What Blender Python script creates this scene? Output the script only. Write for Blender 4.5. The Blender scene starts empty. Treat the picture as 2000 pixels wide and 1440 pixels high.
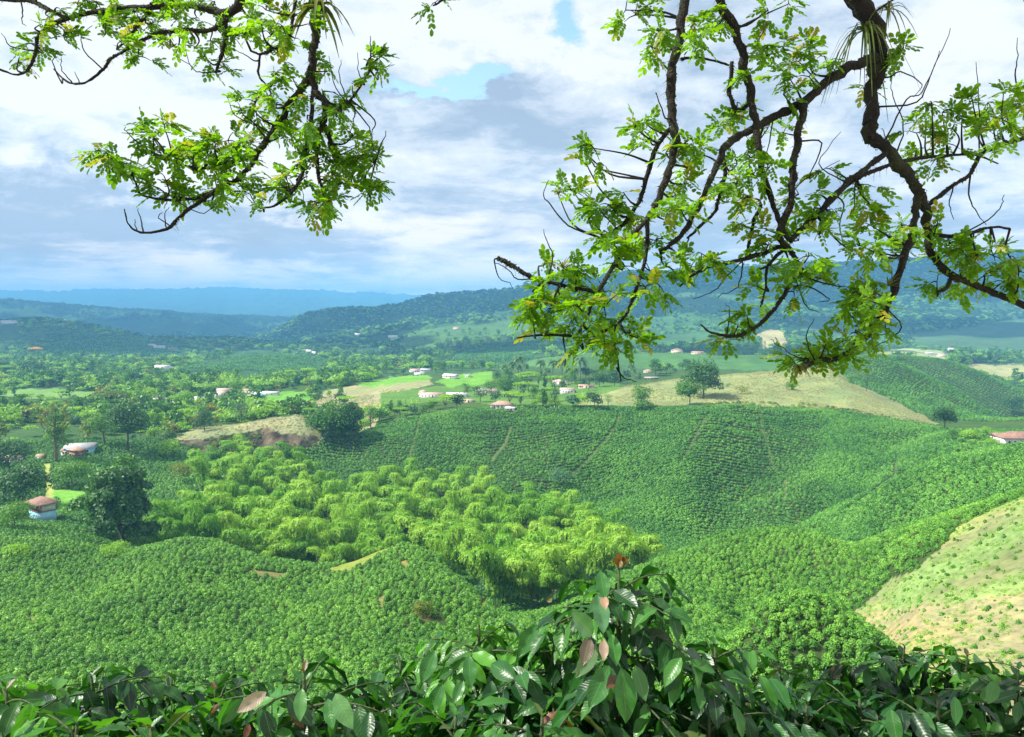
import bpy, math, random
import numpy as np
rng = np.random.default_rng(7); random.seed(7)
SC = bpy.context.scene; COL = SC.collection
# ------------------------------------------------------------------ camera model (used to survey the valley)
F = 1540.0; TH = math.atan(120/F); CT, ST = math.cos(TH), math.sin(TH)
def ray(u, v):
    dx = (np.asarray(u, float)-1000)/F; dy = (720-np.asarray(v, float))/F
    y = CT+dy*ST; z = -ST+dy*CT
    return dx/y, z/y
def at(u, v, Y):
    a, s = ray(u, v); return np.array([a*Y, Y, s*Y]) if np.ndim(a) == 0 else np.stack([a*Y, Y+0*a, s*Y], -1)
def proj(X, Y, Z):
    f = Y*CT-Z*ST; up = Y*ST+Z*CT
    return 1000+F*X/f, 720-F*up/f
def inpoly(u, v, poly):
    u = np.asarray(u, float); v = np.asarray(v, float); r = np.zeros(u.shape, bool)
    n = len(poly)
    for i in range(n):
        x1, y1 = poly[i]; x2, y2 = poly[(i+1) % n]
        if y1 == y2: continue
        c = ((v < y1) != (v < y2)) & (u < (x2-x1)*(v-y1)/(y2-y1)+x1)
        r ^= c
    return r
def smooth(a, b, x):
    t = np.clip((x-a)/(b-a), 0, 1); return t*t*(3-2*t)
# ------------------------------------------------------------------ value noise
_P = rng.random((256, 256)).astype(np.float32)
def vnoise(x, y):
    xi = np.floor(x).astype(int); yi = np.floor(y).astype(int); fx = x-xi; fy = y-yi
    fx = fx*fx*(3-2*fx); fy = fy*fy*(3-2*fy)
    g = lambda i, j: _P[i & 255, j & 255]
    return (g(xi, yi)*(1-fx)+g(xi+1, yi)*fx)*(1-fy)+(g(xi, yi+1)*(1-fx)+g(xi+1, yi+1)*fx)*fy-.5
def fbm(x, y, o=4):
    r = 0; a = 1.0
    for k in range(o): r = r+a*vnoise(x+17.3*k, y-9.1*k); x = x*2.03; y = y*2.03; a *= .5
    return r
# ------------------------------------------------------------------ object helpers
def mesh(name, V, Fc, mat=None, parent=None, smoothf=False, mi=None, mats=None, attrs=None, uv=None, link=True):
    V = np.asarray(V, np.float32).reshape(-1, 3)
    me = bpy.data.meshes.new(name)
    if isinstance(Fc, np.ndarray) and Fc.ndim == 2:
        n, k = Fc.shape; idx = Fc.astype(np.int32).ravel(); st = np.arange(0, n*k, k, dtype=np.int32); tot = np.full(n, k, np.int32)
    else:
        n = len(Fc); tot = np.array([len(f) for f in Fc], np.int32); idx = np.concatenate([np.asarray(f, np.int32) for f in Fc]) if n else np.zeros(0, np.int32)
        st = np.concatenate([[0], np.cumsum(tot)[:-1]]).astype(np.int32)
    me.vertices.add(len(V)); me.vertices.foreach_set('co', V.ravel())
    me.loops.add(len(idx)); me.loops.foreach_set('vertex_index', idx)
    me.polygons.add(n); me.polygons.foreach_set('loop_start', st); me.polygons.foreach_set('loop_total', tot)
    if smoothf: me.polygons.foreach_set('use_smooth', np.ones(n, bool))
    for m in (mats or ([mat] if mat else [])): me.materials.append(m)
    if mi is not None: me.polygons.foreach_set('material_index', np.asarray(mi, np.int32))
    if attrs:
        for k_, (typ, arr) in attrs.items():
            at_ = me.attributes.new(k_, typ, 'POINT')
            at_.data.foreach_set('color' if 'COLOR' in typ else ('vector' if 'VECTOR' in typ else 'value'), np.ascontiguousarray(arr).ravel())
    if uv is not None:
        l = me.uv_layers.new(name='UVMap'); l.data.foreach_set('uv', np.asarray(uv, np.float32)[idx].ravel())
    me.update(calc_edges=True)
    o = bpy.data.objects.new(name, me)
    if link: COL.objects.link(o)
    if parent is not None: o.parent = parent
    return o
def tag(o, label=None, cat=None, group=None, kind=None):
    if label: o['label'] = label
    if cat: o['category'] = cat
    if group: o['group'] = group
    if kind: o['kind'] = kind
    return o
def empty(name, loc, rz=0, label=None, cat=None, group=None):
    o = bpy.data.objects.new(name, None); COL.objects.link(o); o.location = loc; o.rotation_euler = (0, 0, rz); o.empty_display_size = .2
    return tag(o, label, cat, group)
def copy_tree(o, parent=None):
    c = o.copy(); COL.objects.link(c); c.parent = parent
    for ch in o.children: copy_tree(ch, c)
    return c
class MB:
    def __init__(s): s.V = []; s.F = []; s.n = 0
    def add(s, V, Fc):
        V = np.asarray(V, float).reshape(-1, 3); s.V.append(V); s.F += [tuple(int(i)+s.n for i in f) for f in Fc]; s.n += len(V); return s
    def box(s, x0, y0, z0, x1, y1, z1):
        V = [(x, y, z) for z in (z0, z1) for y in (y0, y1) for x in (x0, x1)]
        return s.add(V, [(0, 2, 3, 1), (4, 5, 7, 6), (0, 1, 5, 4), (2, 6, 7, 3), (0, 4, 6, 2), (1, 3, 7, 5)])
    def tube(s, P, R, k=7):
        V, Fc = tube(P, R, k); return s.add(V, Fc)
    def build(s, name, mat, parent=None, sm=False, **kw):
        return mesh(name, np.concatenate(s.V), s.F, mat, parent, sm, **kw)
def tube(P, R, k=7, bump=0.0):
    P = np.asarray(P, float); n = len(P); R = np.broadcast_to(np.asarray(R, float), (n,))
    T = np.gradient(P, axis=0); T /= np.linalg.norm(T, axis=1)[:, None]+1e-9
    ref = np.array([0.93, 0.2, 0.31]); V = []; pc = None
    for i in range(n):
        b = np.cross(T[i], ref if pc is None else pc)
        if np.linalg.norm(b) < .05: b = np.cross(T[i], [0.1, 0.97, .2])
        b /= np.linalg.norm(b)+1e-9; c = np.cross(b, T[i]); pc = c
        an = np.linspace(0, 2*np.pi, k, endpoint=False)
        rr = R[i]*(1+bump*(rng.random(k)-.5)*2)[:, None] if bump else R[i]
        V.append(P[i]+rr*(np.cos(an)[:, None]*b+np.sin(an)[:, None]*c))
    V = np.concatenate(V); Fc = []
    for i in range(n-1):
        for j in range(k):
            j2 = (j+1) % k; Fc.append((i*k+j, i*k+j2, (i+1)*k+j2, (i+1)*k+j))
    Fc.append(tuple(range(k))[::-1]); Fc.append(tuple((n-1)*k+j for j in range(k)))
    return V, Fc
def crom(P, m=6):
    P = np.asarray(P, float); Q = np.vstack([2*P[0]-P[1], P, 2*P[-1]-P[-2]]); out = []
    for i in range(1, len(Q)-2):
        for t in np.arange(m)/m:
            a, b, c, d = Q[i-1], Q[i], Q[i+1], Q[i+2]
            out.append(.5*((2*b)+(c-a)*t+(2*a-5*b+4*c-d)*t*t+(3*b-a-3*c+d)*t**3))
    out.append(P[-1]); return np.array(out)
# ------------------------------------------------------------------ materials
def newmat(name):
    m = bpy.data.materials.new(name); m.use_nodes = True; m.node_tree.nodes.clear(); return m, m.node_tree.nodes, m.node_tree.links
def N(ns, typ, **kw):
    n = ns.new(typ)
    for k, v in kw.items():
        if k.startswith('i_'):
            key = k[2:]; key = int(key) if key.isdigit() else key.replace('_', ' '); n.inputs[key].default_value = v
        else: setattr(n, k, v)
    return n
def ramp(ns, stops, interp='LINEAR'):
    r = ns.new('ShaderNodeValToRGB'); r.color_ramp.interpolation = interp
    e = r.color_ramp.elements
    while len(e) < len(stops): e.new(.5)
    for x, (p, c) in zip(e, stops): x.position = p; x.color = tuple(c)+(1,) if len(c) == 3 else c
    return r
def leafmat(name, cols, transl=.35, tcol=None, rough=.5, nscale=.35, spec=.3, detail_obj=True):
    """foliage: colour differs per plant and per clump; some light passes through"""
    m, ns, ln = newmat(name)
    oi = N(ns, 'ShaderNodeObjectInfo'); ge = N(ns, 'ShaderNodeNewGeometry')
    nz = N(ns, 'ShaderNodeTexNoise', i_Scale=nscale, i_Detail=3.0)
    tc = N(ns, 'ShaderNodeTexCoord'); ln.new((tc.outputs['Object'] if detail_obj else ge.outputs['Position']), nz.inputs['Vector'])
    m1 = N(ns, 'ShaderNodeMath', operation='MULTIPLY', i_1=.45); ln.new(oi.outputs['Random'], m1.inputs[0])
    m2 = N(ns, 'ShaderNodeMath', operation='MULTIPLY_ADD', i_1=1.1, i_2=-.28); ln.new(nz.outputs['Fac'], m2.inputs[0])
    m2b = N(ns, 'ShaderNodeMath', operation='MULTIPLY_ADD', i_1=.3); ln.new(ge.outputs['Random Per Island'], m2b.inputs[0]); ln.new(m2.outputs[0], m2b.inputs[2])
    m3 = N(ns, 'ShaderNodeMath', operation='ADD', use_clamp=True); ln.new(m1.outputs[0], m3.inputs[0]); ln.new(m2b.outputs[0], m3.inputs[1])
    k = len(cols); r = ramp(ns, [(i/(k-1), c) for i, c in enumerate(cols)]); ln.new(m3.outputs[0], r.inputs[0])
    p = N(ns, 'ShaderNodeBsdfPrincipled', i_Roughness=rough); p.inputs['Specular IOR Level'].default_value = spec
    ln.new(r.outputs[0], p.inputs['Base Color'])
    t = N(ns, 'ShaderNodeBsdfTranslucent')
    hs = N(ns, 'ShaderNodeMix', data_type='RGBA', blend_type='MULTIPLY'); hs.inputs[0].default_value = 1; ln.new(r.outputs[0], hs.inputs[6]); hs.inputs[7].default_value = tuple(tcol or (2.2, 1.9, .7))+(1,)
    ln.new(hs.outputs[2], t.inputs['Color'])
    mx = N(ns, 'ShaderNodeMixShader'); mx.inputs[0].default_value = transl
    ln.new(p.outputs[0], mx.inputs[1]); ln.new(t.outputs[0], mx.inputs[2])
    o = N(ns, 'ShaderNodeOutputMaterial'); ln.new(mx.outputs[0], o.inputs[0]); return m
def plain(name, col, rough=.7, var=.25, scale=3.0, bump=0.0, bscale=20.0, metal=0.0, col2=None):
    m, ns, ln = newmat(name); tc = N(ns, 'ShaderNodeTexCoord')
    nz = N(ns, 'ShaderNodeTexNoise', i_Scale=scale, i_Detail=5.0); ln.new(tc.outputs['Object'], nz.inputs['Vector'])
    c2 = col2 or tuple(c*(1+var) for c in col)
    r = ramp(ns, [(.3, tuple(c*(1-var) for c in col)), (.5, col), (.72, c2)]); ln.new(nz.outputs['Fac'], r.inputs[0])
    p = N(ns, 'ShaderNodeBsdfPrincipled', i_Roughness=rough, i_Metallic=metal); ln.new(r.outputs[0], p.inputs['Base Color'])
    if bump:
        n2 = N(ns, 'ShaderNodeTexNoise', i_Scale=bscale, i_Detail=6.0); ln.new(tc.outputs['Object'], n2.inputs['Vector'])
        b = N(ns, 'ShaderNodeBump', i_Strength=bump, i_Distance=.05); ln.new(n2.outputs['Fac'], b.inputs['Height']); ln.new(b.outputs[0], p.inputs['Normal'])
    o = N(ns, 'ShaderNodeOutputMaterial'); ln.new(p.outputs[0], o.inputs[0]); return m
def roofmat(name, col, col2, freq=5.0, axis='X', bump=.5):
    """tiles or corrugated sheet: ridges running down the slope, weather stains"""
    m, ns, ln = newmat(name); tc = N(ns, 'ShaderNodeTexCoord')
    nz = N(ns, 'ShaderNodeTexNoise', i_Scale=.7, i_Detail=7.0, i_Roughness=.7); ln.new(tc.outputs['Object'], nz.inputs['Vector'])
    r = ramp(ns, [(.35, col), (.65, col2)]); ln.new(nz.outputs['Fac'], r.inputs[0])
    w = N(ns, 'ShaderNodeTexWave', i_Scale=freq, bands_direction=axis); ln.new(tc.outputs['Object'], w.inputs['Vector'])
    b = N(ns, 'ShaderNodeBump', i_Strength=bump, i_Distance=.08); ln.new(w.outputs['Fac'], b.inputs['Height'])
    p = N(ns, 'ShaderNodeBsdfPrincipled', i_Roughness=.75); ln.new(r.outputs[0], p.inputs['Base Color']); ln.new(b.outputs[0], p.inputs['Normal'])
    o = N(ns, 'ShaderNodeOutputMaterial'); ln.new(p.outputs[0], o.inputs[0]); return m
# ------------------------------------------------------------------ TERRAIN: feature lines near -> far, (u, v, distance)
LN = [
 [(-900,0,1.0,-1.75),(1000,0,1.0,-1.75),(2900,0,1.0,-1.75)],
 [(-900,0,3.0,-1.95),(1000,0,3.0,-1.95),(2900,0,3.0,-1.95)],
 [(-900,0,8.0,-4.6),(1000,0,8.0,-4.6),(2900,0,8.0,-4.6)],
 [(-900,0,25,-15.5),(1000,0,25,-15.5),(2900,0,25,-15)],
 [(-900,0,60,-36.5),(1000,0,60,-36.5),(1700,0,60,-35.5),(2900,0,60,-34)],
 [(-600,1460,95),(700,1460,95),(1100,1460,92),(1450,1460,84),(2000,1460,76),(2600,1460,76)],
 [(0,1330,118),(400,1320,122),(800,1320,122),(1100,1330,115),(1300,1330,110),(1400,1300,106),(1450,1240,106),(1490,1195,108),(1550,1166,110),(1620,1182,110),(1690,1232,106),(1740,1275,101),(1800,1330,95),(2000,1330,90),(2600,1300,90)],
 [(0,1230,150),(400,1225,152),(800,1225,150),(1000,1240,145),(1200,1240,140),(1400,1245,138),(1470,1270,135),(1550,1285,135),(1640,1280,130),(1720,1270,120),(1800,1250,112),(2000,1220,106),(2600,1200,100)],
 [(-600,1120,215),(0,1110,220),(150,1107,225),(290,1077,235),(350,1063,240),(420,1066,240),(500,1095,225),(620,1115,225),(680,1100,215),(740,1075,212),(790,1064,210),(850,1080,205),(900,1120,195),(950,1180,180),(1000,1195,178),(1080,1180,182),(1150,1150,190),(1230,1115,205),(1360,1072,235),(1424,1046,245),(1520,1042,240),(1600,1045,225),(1660,1070,200),(1700,1055,190),(1800,1025,180),(1900,1000,170),(2000,965,160),(2600,880,150)],
 [(-600,1060,250),(0,1060,250),(150,1062,255),(290,1085,270),(350,1100,272),(500,1120,255),(620,1130,255),(790,1150,250),(950,1210,215),(1080,1190,215),(1150,1170,225),(1230,1145,240),(1360,1120,270),(1500,1110,275),(1600,1110,265),(1660,1110,240),(1700,1100,230),(1800,1070,220),(1900,1040,210),(2000,1000,200),(2600,900,190)],
 [(-600,1015,290),(0,1015,290),(250,1040,300),(500,1080,310),(800,1080,320),(1100,1065,325),(1250,1065,325),(1380,1078,322),(1460,1068,318),(1540,1042,315),(1620,1005,315),(1700,965,315),(1780,920,310),(1850,892,305),(1920,880,300),(2000,866,295),(2600,800,280)],
 [(-600,985,325),(0,985,325),(250,1000,335),(500,1030,350),(800,1025,365),(1100,1020,365),(1250,1045,352),(1380,1074,350),(1460,1075,355),(1540,1062,355),(1620,1034,355),(1700,1004,352),(1780,965,348),(1850,938,345),(1920,922,345),(2000,910,345),(2600,860,340)],
 [(-600,940,370),(0,940,370),(250,950,385),(400,960,385),(500,980,400),(650,960,410),(800,970,420),(1000,965,415),(1100,965,410),(1250,985,405),(1400,995,405),(1540,980,405),(1620,960,405),(1700,940,400),(1780,912,395),(1850,890,392),(1900,878,390),(2000,862,388),(2600,830,390)],
 [(-600,900,425),(0,900,425),(150,888,430),(250,890,440),(350,885,460),(500,905,470),(620,900,470),(800,890,475),(1000,885,475),(1200,885,475),(1400,890,470),(1600,890,470),(1700,870,465),(1850,852,455),(1900,850,445),(2000,850,440),(2600,820,440)],
 [(-600,850,500),(0,850,500),(200,850,510),(330,858,500),(400,842,500),(500,822,510),(590,812,520),(625,835,515),(700,850,520),(760,825,535),(850,808,545),(900,800,550),(1000,795,555),(1100,797,555),(1200,797,555),(1300,800,550),(1400,797,545),(1500,800,545),(1600,805,540),(1700,815,535),(1800,828,525),(1850,840,515),(1900,842,500),(2000,838,500),(2600,800,500)],
 [(-600,820,600),(0,820,600),(300,822,600),(450,830,580),(590,822,590),(700,812,610),(760,802,630),(850,785,640),(1000,780,650),(1100,780,650),(1200,768,650),(1300,758,650),(1400,758,650),(1500,755,640),(1600,758,635),(1660,768,625),(1750,797,605),(1830,822,585),(1900,830,570),(2000,828,570),(2600,780,560)],
 [(-600,790,720),(0,790,720),(250,785,740),(500,785,750),(620,775,760),(690,765,780),(760,757,780),(850,767,760),(1000,767,750),(1100,762,750),(1200,752,740),(1300,743,730),(1400,735,725),(1500,726,720),(1560,718,715),(1610,713,715),(1640,722,710),(1660,748,700),(1750,789,680),(1830,816,660),(1900,822,650),(2000,824,650),(2600,770,640)],
 [(-600,768,850),(0,768,850),(500,765,850),(620,757,850),(690,749,850),(760,744,860),(850,745,880),(1000,744,870),(1100,746,860),(1200,752,850),(1300,750,850),(1500,746,830),(1600,735,800),(1640,745,780),(1700,752,765),(1770,765,760),(1830,790,745),(1900,812,725),(1960,832,715),(2000,840,710),(2600,780,720)],
 [(-600,752,980),(0,752,980),(300,750,980),(500,750,960),(690,745,925),(800,736,950),(900,731,960),(1000,731,960),(1300,732,960),(1500,727,950),(1600,712,930),(1650,700,900),(1700,688,880),(1730,694,880),(1760,706,870),(1800,725,860),(1850,752,840),(1900,787,820),(1960,828,790),(2000,845,780),(2600,830,780)],
 [(-600,742,1080),(0,742,1080),(500,745,1080),(900,737,1040),(1000,728,1060),(1300,722,1060),(1500,720,1060),(1600,725,1020),(1700,722,980),(1760,727,970),(1850,775,940),(1900,800,920),(1960,830,900),(2000,840,880),(2600,820,880)],
 [(-600,727,1250),(0,727,1250),(300,722,1250),(500,725,1250),(600,730,1200),(700,728,1250),(900,720,1250),(1000,712,1250),(1060,698,1250),(1150,686,1250),(1300,690,1250),(1500,694,1220),(1600,700,1150),(1700,698,1100),(1780,700,1080),(1850,706,1080),(1920,728,1060),(2000,765,1040),(2600,800,1040)],
 [(-600,718,1420),(0,718,1420),(500,715,1400),(900,722,1400),(1060,712,1450),(1300,712,1450),(1500,712,1450),(1700,712,1400),(1850,722,1350),(2000,765,1250),(2600,780,1250)],
 [(-600,703,1700),(0,703,1700),(150,700,1700),(300,708,1700),(400,702,1650),(480,694,1650),(560,693,1650),(650,703,1650),(750,705,1700),(900,700,1700),(1000,692,1700),(1100,688,1700),(1200,688,1800),(1400,684,1800),(1600,687,1700),(1750,686,1650),(1850,697,1600),(1900,715,1500),(2000,714,1500),(2600,715,1500)],
 [(-600,703,1950),(0,703,1950),(500,706,1950),(750,706,2000),(900,692,2000),(1000,686,2000),(1400,680,2100),(1700,690,2000),(2000,706,1900),(2600,708,1900)],
 [(-600,680,2200),(0,678,2200),(150,672,2200),(300,685,2200),(500,690,2150),(650,697,2200),(800,685,2300),(900,672,2300),(1000,668,2300),(1400,665,2300),(1700,680,2200),(2000,696,2200),(2600,690,2200)],
 [(-600,640,2600),(0,632,2600),(60,627,2600),(150,634,2600),(230,650,2600),(300,662,2600),(380,668,2500),(450,666,2500),(550,675,2500),(650,682,2500),(750,672,2650),(850,650,2700),(950,640,2700),(1050,640,2700),(1200,645,2700),(1400,635,2700),(1500,645,2650),(1600,655,2600),(1800,668,2550),(2000,678,2500),(2600,680,2500)],
 [(-600,650,3100),(0,650,3100),(300,675,3000),(600,678,3000),(700,660,3000),(800,640,3100),(950,618,3200),(1050,610,3200),(1200,615,3100),(1350,600,3100),(1500,615,3100),(1600,628,3000),(1800,640,3000),(2000,645,3000),(2600,640,3000)],
 [(-600,660,3600),(0,660,3600),(300,680,3600),(540,660,3600),(600,645,3600),(700,628,3700),(850,605,3800),(950,590,3900),(1050,575,3900),(1200,575,3900),(1350,565,3800),(1500,575,3800),(1700,590,3600),(2000,595,3600),(2600,590,3600)],
 [(-600,680,4100),(0,680,4100),(450,680,4100),(540,648,4100),(580,625,4200),(620,610,4300),(660,603,4400),(740,599,4500),(790,590,4500),(830,581,4500),(900,575,4600),(1000,564,4700),(1050,552,4700),(1100,542,4700),(1200,535,4700),(1300,528,4700),(1400,516,4700),(1500,518,4700),(1600,512,4600),(1700,516,4600),(1800,505,4600),(1900,500,4600),(2000,490,4600),(2600,488,4600)],
 [(-600,650,5200),(0,640,5200),(400,650,5200),(600,650,5200),(900,640,5400),(2000,600,5600),(2600,580,5600)],
 [(-600,578,6500),(0,584,6500),(100,597,6600),(200,602,6700),(300,609,6800),(400,617,6900),(500,621,7000),(560,617,7200),(650,612,7500),(750,607,7500),(900,612,7500),(1200,600,7500),(2600,600,7500)],
 [(-600,622,9000),(0,622,9000),(600,622,9500),(1000,620,9500),(2600,620,9500)],
 [(-600,596,12000),(0,596,12000),(300,598,12000),(600,600,12000),(1000,600,12000),(2600,600,12000)],
 [(-600,560,16500),(0,566,16500),(120,568,16500),(220,564,16500),(330,566,16500),(430,561,16500),(520,565,16500),(640,568,16500),(760,573,16500),(900,582,16500),(1000,590,16500),(2600,590,16500)],
 [(-600,615,18000),(1000,615,18000),(2600,615,18000)],
]
NA = 1051; AG = np.linspace(-1.15, 1.15, NA)
K = len(LN); LW = np.zeros((K, NA)); LS = np.zeros((K, NA))
for k, L in enumerate(LN):
    if len(L[0]) == 4:
        a = np.array([ray(p[0], 900)[0] for p in L]); s = np.array([p[3]/p[2] for p in L])
    else:
        a, s = ray([p[0] for p in L], [p[1] for p in L])
    w = np.log([p[2] for p in L])
    sg = 4; kr = np.exp(-.5*(np.arange(-12, 13)/sg)**2); kr /= kr.sum()
    for T_, q in ((LW, w), (LS, s)):
        g = np.interp(AG, a, q); T_[k] = np.convolve(np.pad(g, 12, mode='edge'), kr, 'valid')
    if k: LW[k] = np.maximum(LW[k], LW[k-1]+.02)
h = np.diff(LW, axis=0); dl = np.diff(LS, axis=0)/h
Ms = np.zeros_like(LS)
w1 = 2*h[1:]+h[:-1]; w2 = h[1:]+2*h[:-1]; same = (dl[1:]*dl[:-1]) > 0
with np.errstate(divide='ignore', invalid='ignore'): hm = (w1+w2)/(w1/dl[:-1]+w2/dl[1:])
Ms[1:-1] = np.where(same, hm, 0); Ms[0] = dl[0]; Ms[-1] = dl[-1]
rW = []; rS = []; rK = []
for k in range(K-1):
    dv = np.abs(LS[k+1]-LS[k])[(AG > -.7) & (AG < .7)]*F
    n = int(np.clip(max(np.percentile(dv, 90)/2.6, h[k].mean()/.012), 8, 60))
    if k < 4: n = 12
    for t in np.arange(n)/n:
        h00 = 2*t**3-3*t**2+1; h10 = t**3-2*t**2+t; h01 = -2*t**3+3*t**2; h11 = t**3-t**2
        rW.append(LW[k]+t*h[k]); rS.append(h00*LS[k]+h10*h[k]*Ms[k]+h01*LS[k+1]+h11*h[k]*Ms[k+1]); rK.append(k+t)
rW.append(LW[-1]); rS.append(LS[-1]); rK.append(K-1.0)
GW = np.array(rW); GS = np.array(rS); GK = np.array(rK); GY = np.exp(GW); GX = AG[None]*GY; GZ = GS*GY
# natural relief: gentle humps near by, ridged spurs and gullies on the mountains
amp = np.interp(GY, [60, 100, 300, 900, 2000, 3000, 5000, 9000, 18000], [0, .5, .9, 1.6, 4, 30, 55, 60, 60])
wl = np.interp(GY, [60, 300, 900, 2000, 3000, 6000, 18000], [25, 45, 80, 200, 420, 700, 1500])
rid = np.abs(fbm(GX/450+3.1+GY/2600, GY/900, 4)); soft = fbm(GX/52+1.7, GY/48, 3); mid = fbm(GX/160, GY/220, 3)
crestk = np.exp(-((GK[:, None]-28)/.18)**2)+np.exp(-((GK[:, None]-30)/.2)**2)
mt = smooth(2300, 3300, GY)
kq = GK[:, None]; rib = fbm(GX/80+GY/300+.35, GY/240+.7, 2)*smooth(10.3, 11.6, kq)*smooth(14.0, 12.6, kq)*np.where(GX > 20, 1, .3)
GZ += 9.0*rib
uq = 1000+F*GX/GY+(kq-12.3)*-38+26*fbm(GX/120+7, GY/150, 2); rw = np.interp(uq, [300, 470, 610, 760, 905, 1050, 1190, 1330, 1475, 1600, 1715, 1830, 1960, 2100], [-.2, .2, -.5, .6, -.8, 1, -1, 1, -1.15, 1, -.9, .5, -.3, .3])
kr7 = np.exp(-.5*(np.arange(-30, 31)/9)**2); kr7 /= kr7.sum(); rw = np.array([np.convolve(np.pad(r_, 30, mode='edge'), kr7, 'valid') for r_ in rw])
GZ += 6.2*rw*smooth(10.9, 12.3, kq)*smooth(14.05, 13.0, kq)
GZ += (1-mt)*(np.clip(amp, 0, 1.4)*soft*smooth(60, 110, GY)*np.interp(GY, [60, 110, 140, 190, 230, 300], [2.9, 2.9, 5.0, 5.2, 3.4, 2.9])+mid*np.interp(GY, [300, 900, 2300], [0, 2.0, 10]))
GZ += mt*(1-.75*np.clip(crestk, 0, 1))*(-rid*np.interp(GY, [2300, 3300, 5000, 18000], [30, 90, 140, 160])+14)
GZ += mt*fbm(GX/90, GY/120, 3)*np.interp(GY, [2300, 5000, 18000], [5, 16, 50])
NR = len(GK)
# lookup in (a, ln Y)
LT0, LT1, NLT = math.log(1.0), math.log(18000), 2400
LTW = np.linspace(LT0, LT1, NLT); LTZ = np.zeros((NA, NLT), np.float32); LTK = np.zeros((NA, NLT), np.float32)
for j in range(NA):
    LTZ[j] = np.interp(LTW, GW[:, j], GZ[:, j]); LTK[j] = np.interp(LTW, GW[:, j], GK)
def look(T_, X, Y):
    a = np.clip((X/Y-AG[0])/(AG[1]-AG[0]), 0, NA-1.001); w = np.clip((np.log(Y)-LT0)/(LTW[1]-LTW[0]), 0, NLT-1.001)
    i = a.astype(int); j = w.astype(int); fa = a-i; fw = w-j
    return (T_[i, j]*(1-fa)+T_[i+1, j]*fa)*(1-fw)+(T_[i, j+1]*(1-fa)+T_[i+1, j+1]*fa)*fw
def gz(X, Y): return look(LTZ, np.atleast_1d(np.asarray(X, float)), np.atleast_1d(np.asarray(Y, float)))
def gz1(x, y): return float(gz(x, y)[0])
LTS = LTZ/np.exp(LTW)[None]; HOR = np.maximum.accumulate(np.where(LTW[None] > math.log(40), LTS, -9), axis=1)
def hit(u, v, Ymin=60, Ymax=18000):
    """where the sight line through (u, v) first meets the ground beyond Ymin"""
    a, s = ray(u, v); j = int(np.clip(round(float((a-AG[0])/(AG[1]-AG[0]))), 0, NA-1))
    m = (LTS[j] >= s) & (LTW >= math.log(Ymin)) & (LTW <= math.log(Ymax))
    k = int(np.argmax(m)) if m.any() else int(np.argmin(np.where((LTW >= math.log(Ymin)) & (LTW <= math.log(Ymax)), s-LTS[j], 9)))
    Y = math.exp(LTW[k]); X = float(a)*Y; return X, Y, gz1(X, Y)
def visible(X, Y, Z):
    """ground not hidden behind nearer ground"""
    a = np.clip(np.round((X/Y-AG[0])/(AG[1]-AG[0])).astype(int), 0, NA-1); k = np.clip(((np.log(Y)-LT0)/(LTW[1]-LTW[0])).astype(int)-6, 0, NLT-1)
    return Z/Y >= HOR[a, k]-.0005
# ------------------------------------------------------------------ LAND USE (fields surveyed as polygons + distance band)
P_BARE = [(2700,700),(2000,966),(1935,996),(1870,1030),(1835,1068),(1805,1098),(1795,1112),(1740,1130),(1700,1170),(1668,1198),(1712,1240),(1740,1262),(1790,1340),(1850,1500),(2700,1500)]
P_GROVE = [(395,872),(430,858),(465,855),(520,872),(580,865),(615,885),(625,912),(640,945),(690,925),(740,905),(800,897),(865,908),(930,902),(950,915),(962,945),(1020,950),(1080,958),(1135,975),(1200,1000),(1240,1035),(1250,1050),(1190,1058),(1140,1055),(1110,1085),(1075,1090),(1050,1130),(1010,1090),(960,1060),(900,1050),(850,1035),(800,1040),(740,1060),(680,1075),(600,1080),(540,1075),(480,1065),(440,1055),(410,1020),(360,1040),(312,1042),(305,1008),(340,975),(395,955),(400,930),(392,900)]
P_KNOLL1 = [(640,1112),(700,1090),(745,1066),(800,1058),(805,1066),(760,1075),(715,1100),(680,1118),(650,1122)]
P_KNOLL2 = [(862,1085),(880,1092),(905,1112),(930,1128),(950,1150),(952,1190),(940,1200),(935,1175),(920,1150),(890,1125),(865,1105)]
PATCH = [[(780,1100),(792,1093),(798,1106),(790,1112)],[(738,1168),(748,1164),(752,1185),(742,1188)],[(490,1112),(540,1118),(565,1123),(556,1129),(505,1126),(488,1120)],[(52,1205),(76,1201),(70,1209),(48,1213)],
 [(800,1200),(815,1195),(860,1212),(850,1220)],[(1210,1050),(1260,1040),(1262,1062),(1225,1068)],[(1055,1170),(1085,1120),(1095,1150),(1075,1190)]]
P_SHILL = [(340,850),(380,838),(440,826),(500,820),(550,813),(592,810),(605,832),(628,848),(625,868),(500,880),(400,880),(352,868)]
P_BANK = [(355,862),(420,856),(470,846),(520,838),(560,846),(618,852),(625,870),(560,880),(500,890),(430,892),(365,880)]
P_TANL = [(600,770),(636,762),(690,752),(760,748),(838,740),(846,752),(800,762),(745,772),(738,800),(730,828),(700,845),(640,830),(600,795)]
P_TAN = [(1110,800),(1140,785),(1180,770),(1250,745),(1300,740),(1400,733),(1500,726),(1560,716),(1625,710),(1655,725),(1658,748),(1700,762),(1760,790),(1835,829),(1830,832),(1700,812),(1600,803),(1500,796),(1440,792),(1380,796),(1300,800),(1200,800)]
P_BR1 = [(690,748),(770,738),(840,732),(845,742),(780,750),(720,758)]
P_BR2 = [(850,745),(880,735),(960,728),(965,745),(930,755),(880,755)]
P_BR3 = [(500,800),(520,775),(560,764),(600,765),(625,775),(610,795),(570,806),(530,806)]
P_BR4 = [(95,1000),(96,958),(130,955),(170,960),(200,968),(190,985),(130,990),(120,1005)]
P_PATH = [(84,905),(96,905),(100,940),(104,960),(100,1000),(90,995),(88,950)]
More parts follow.
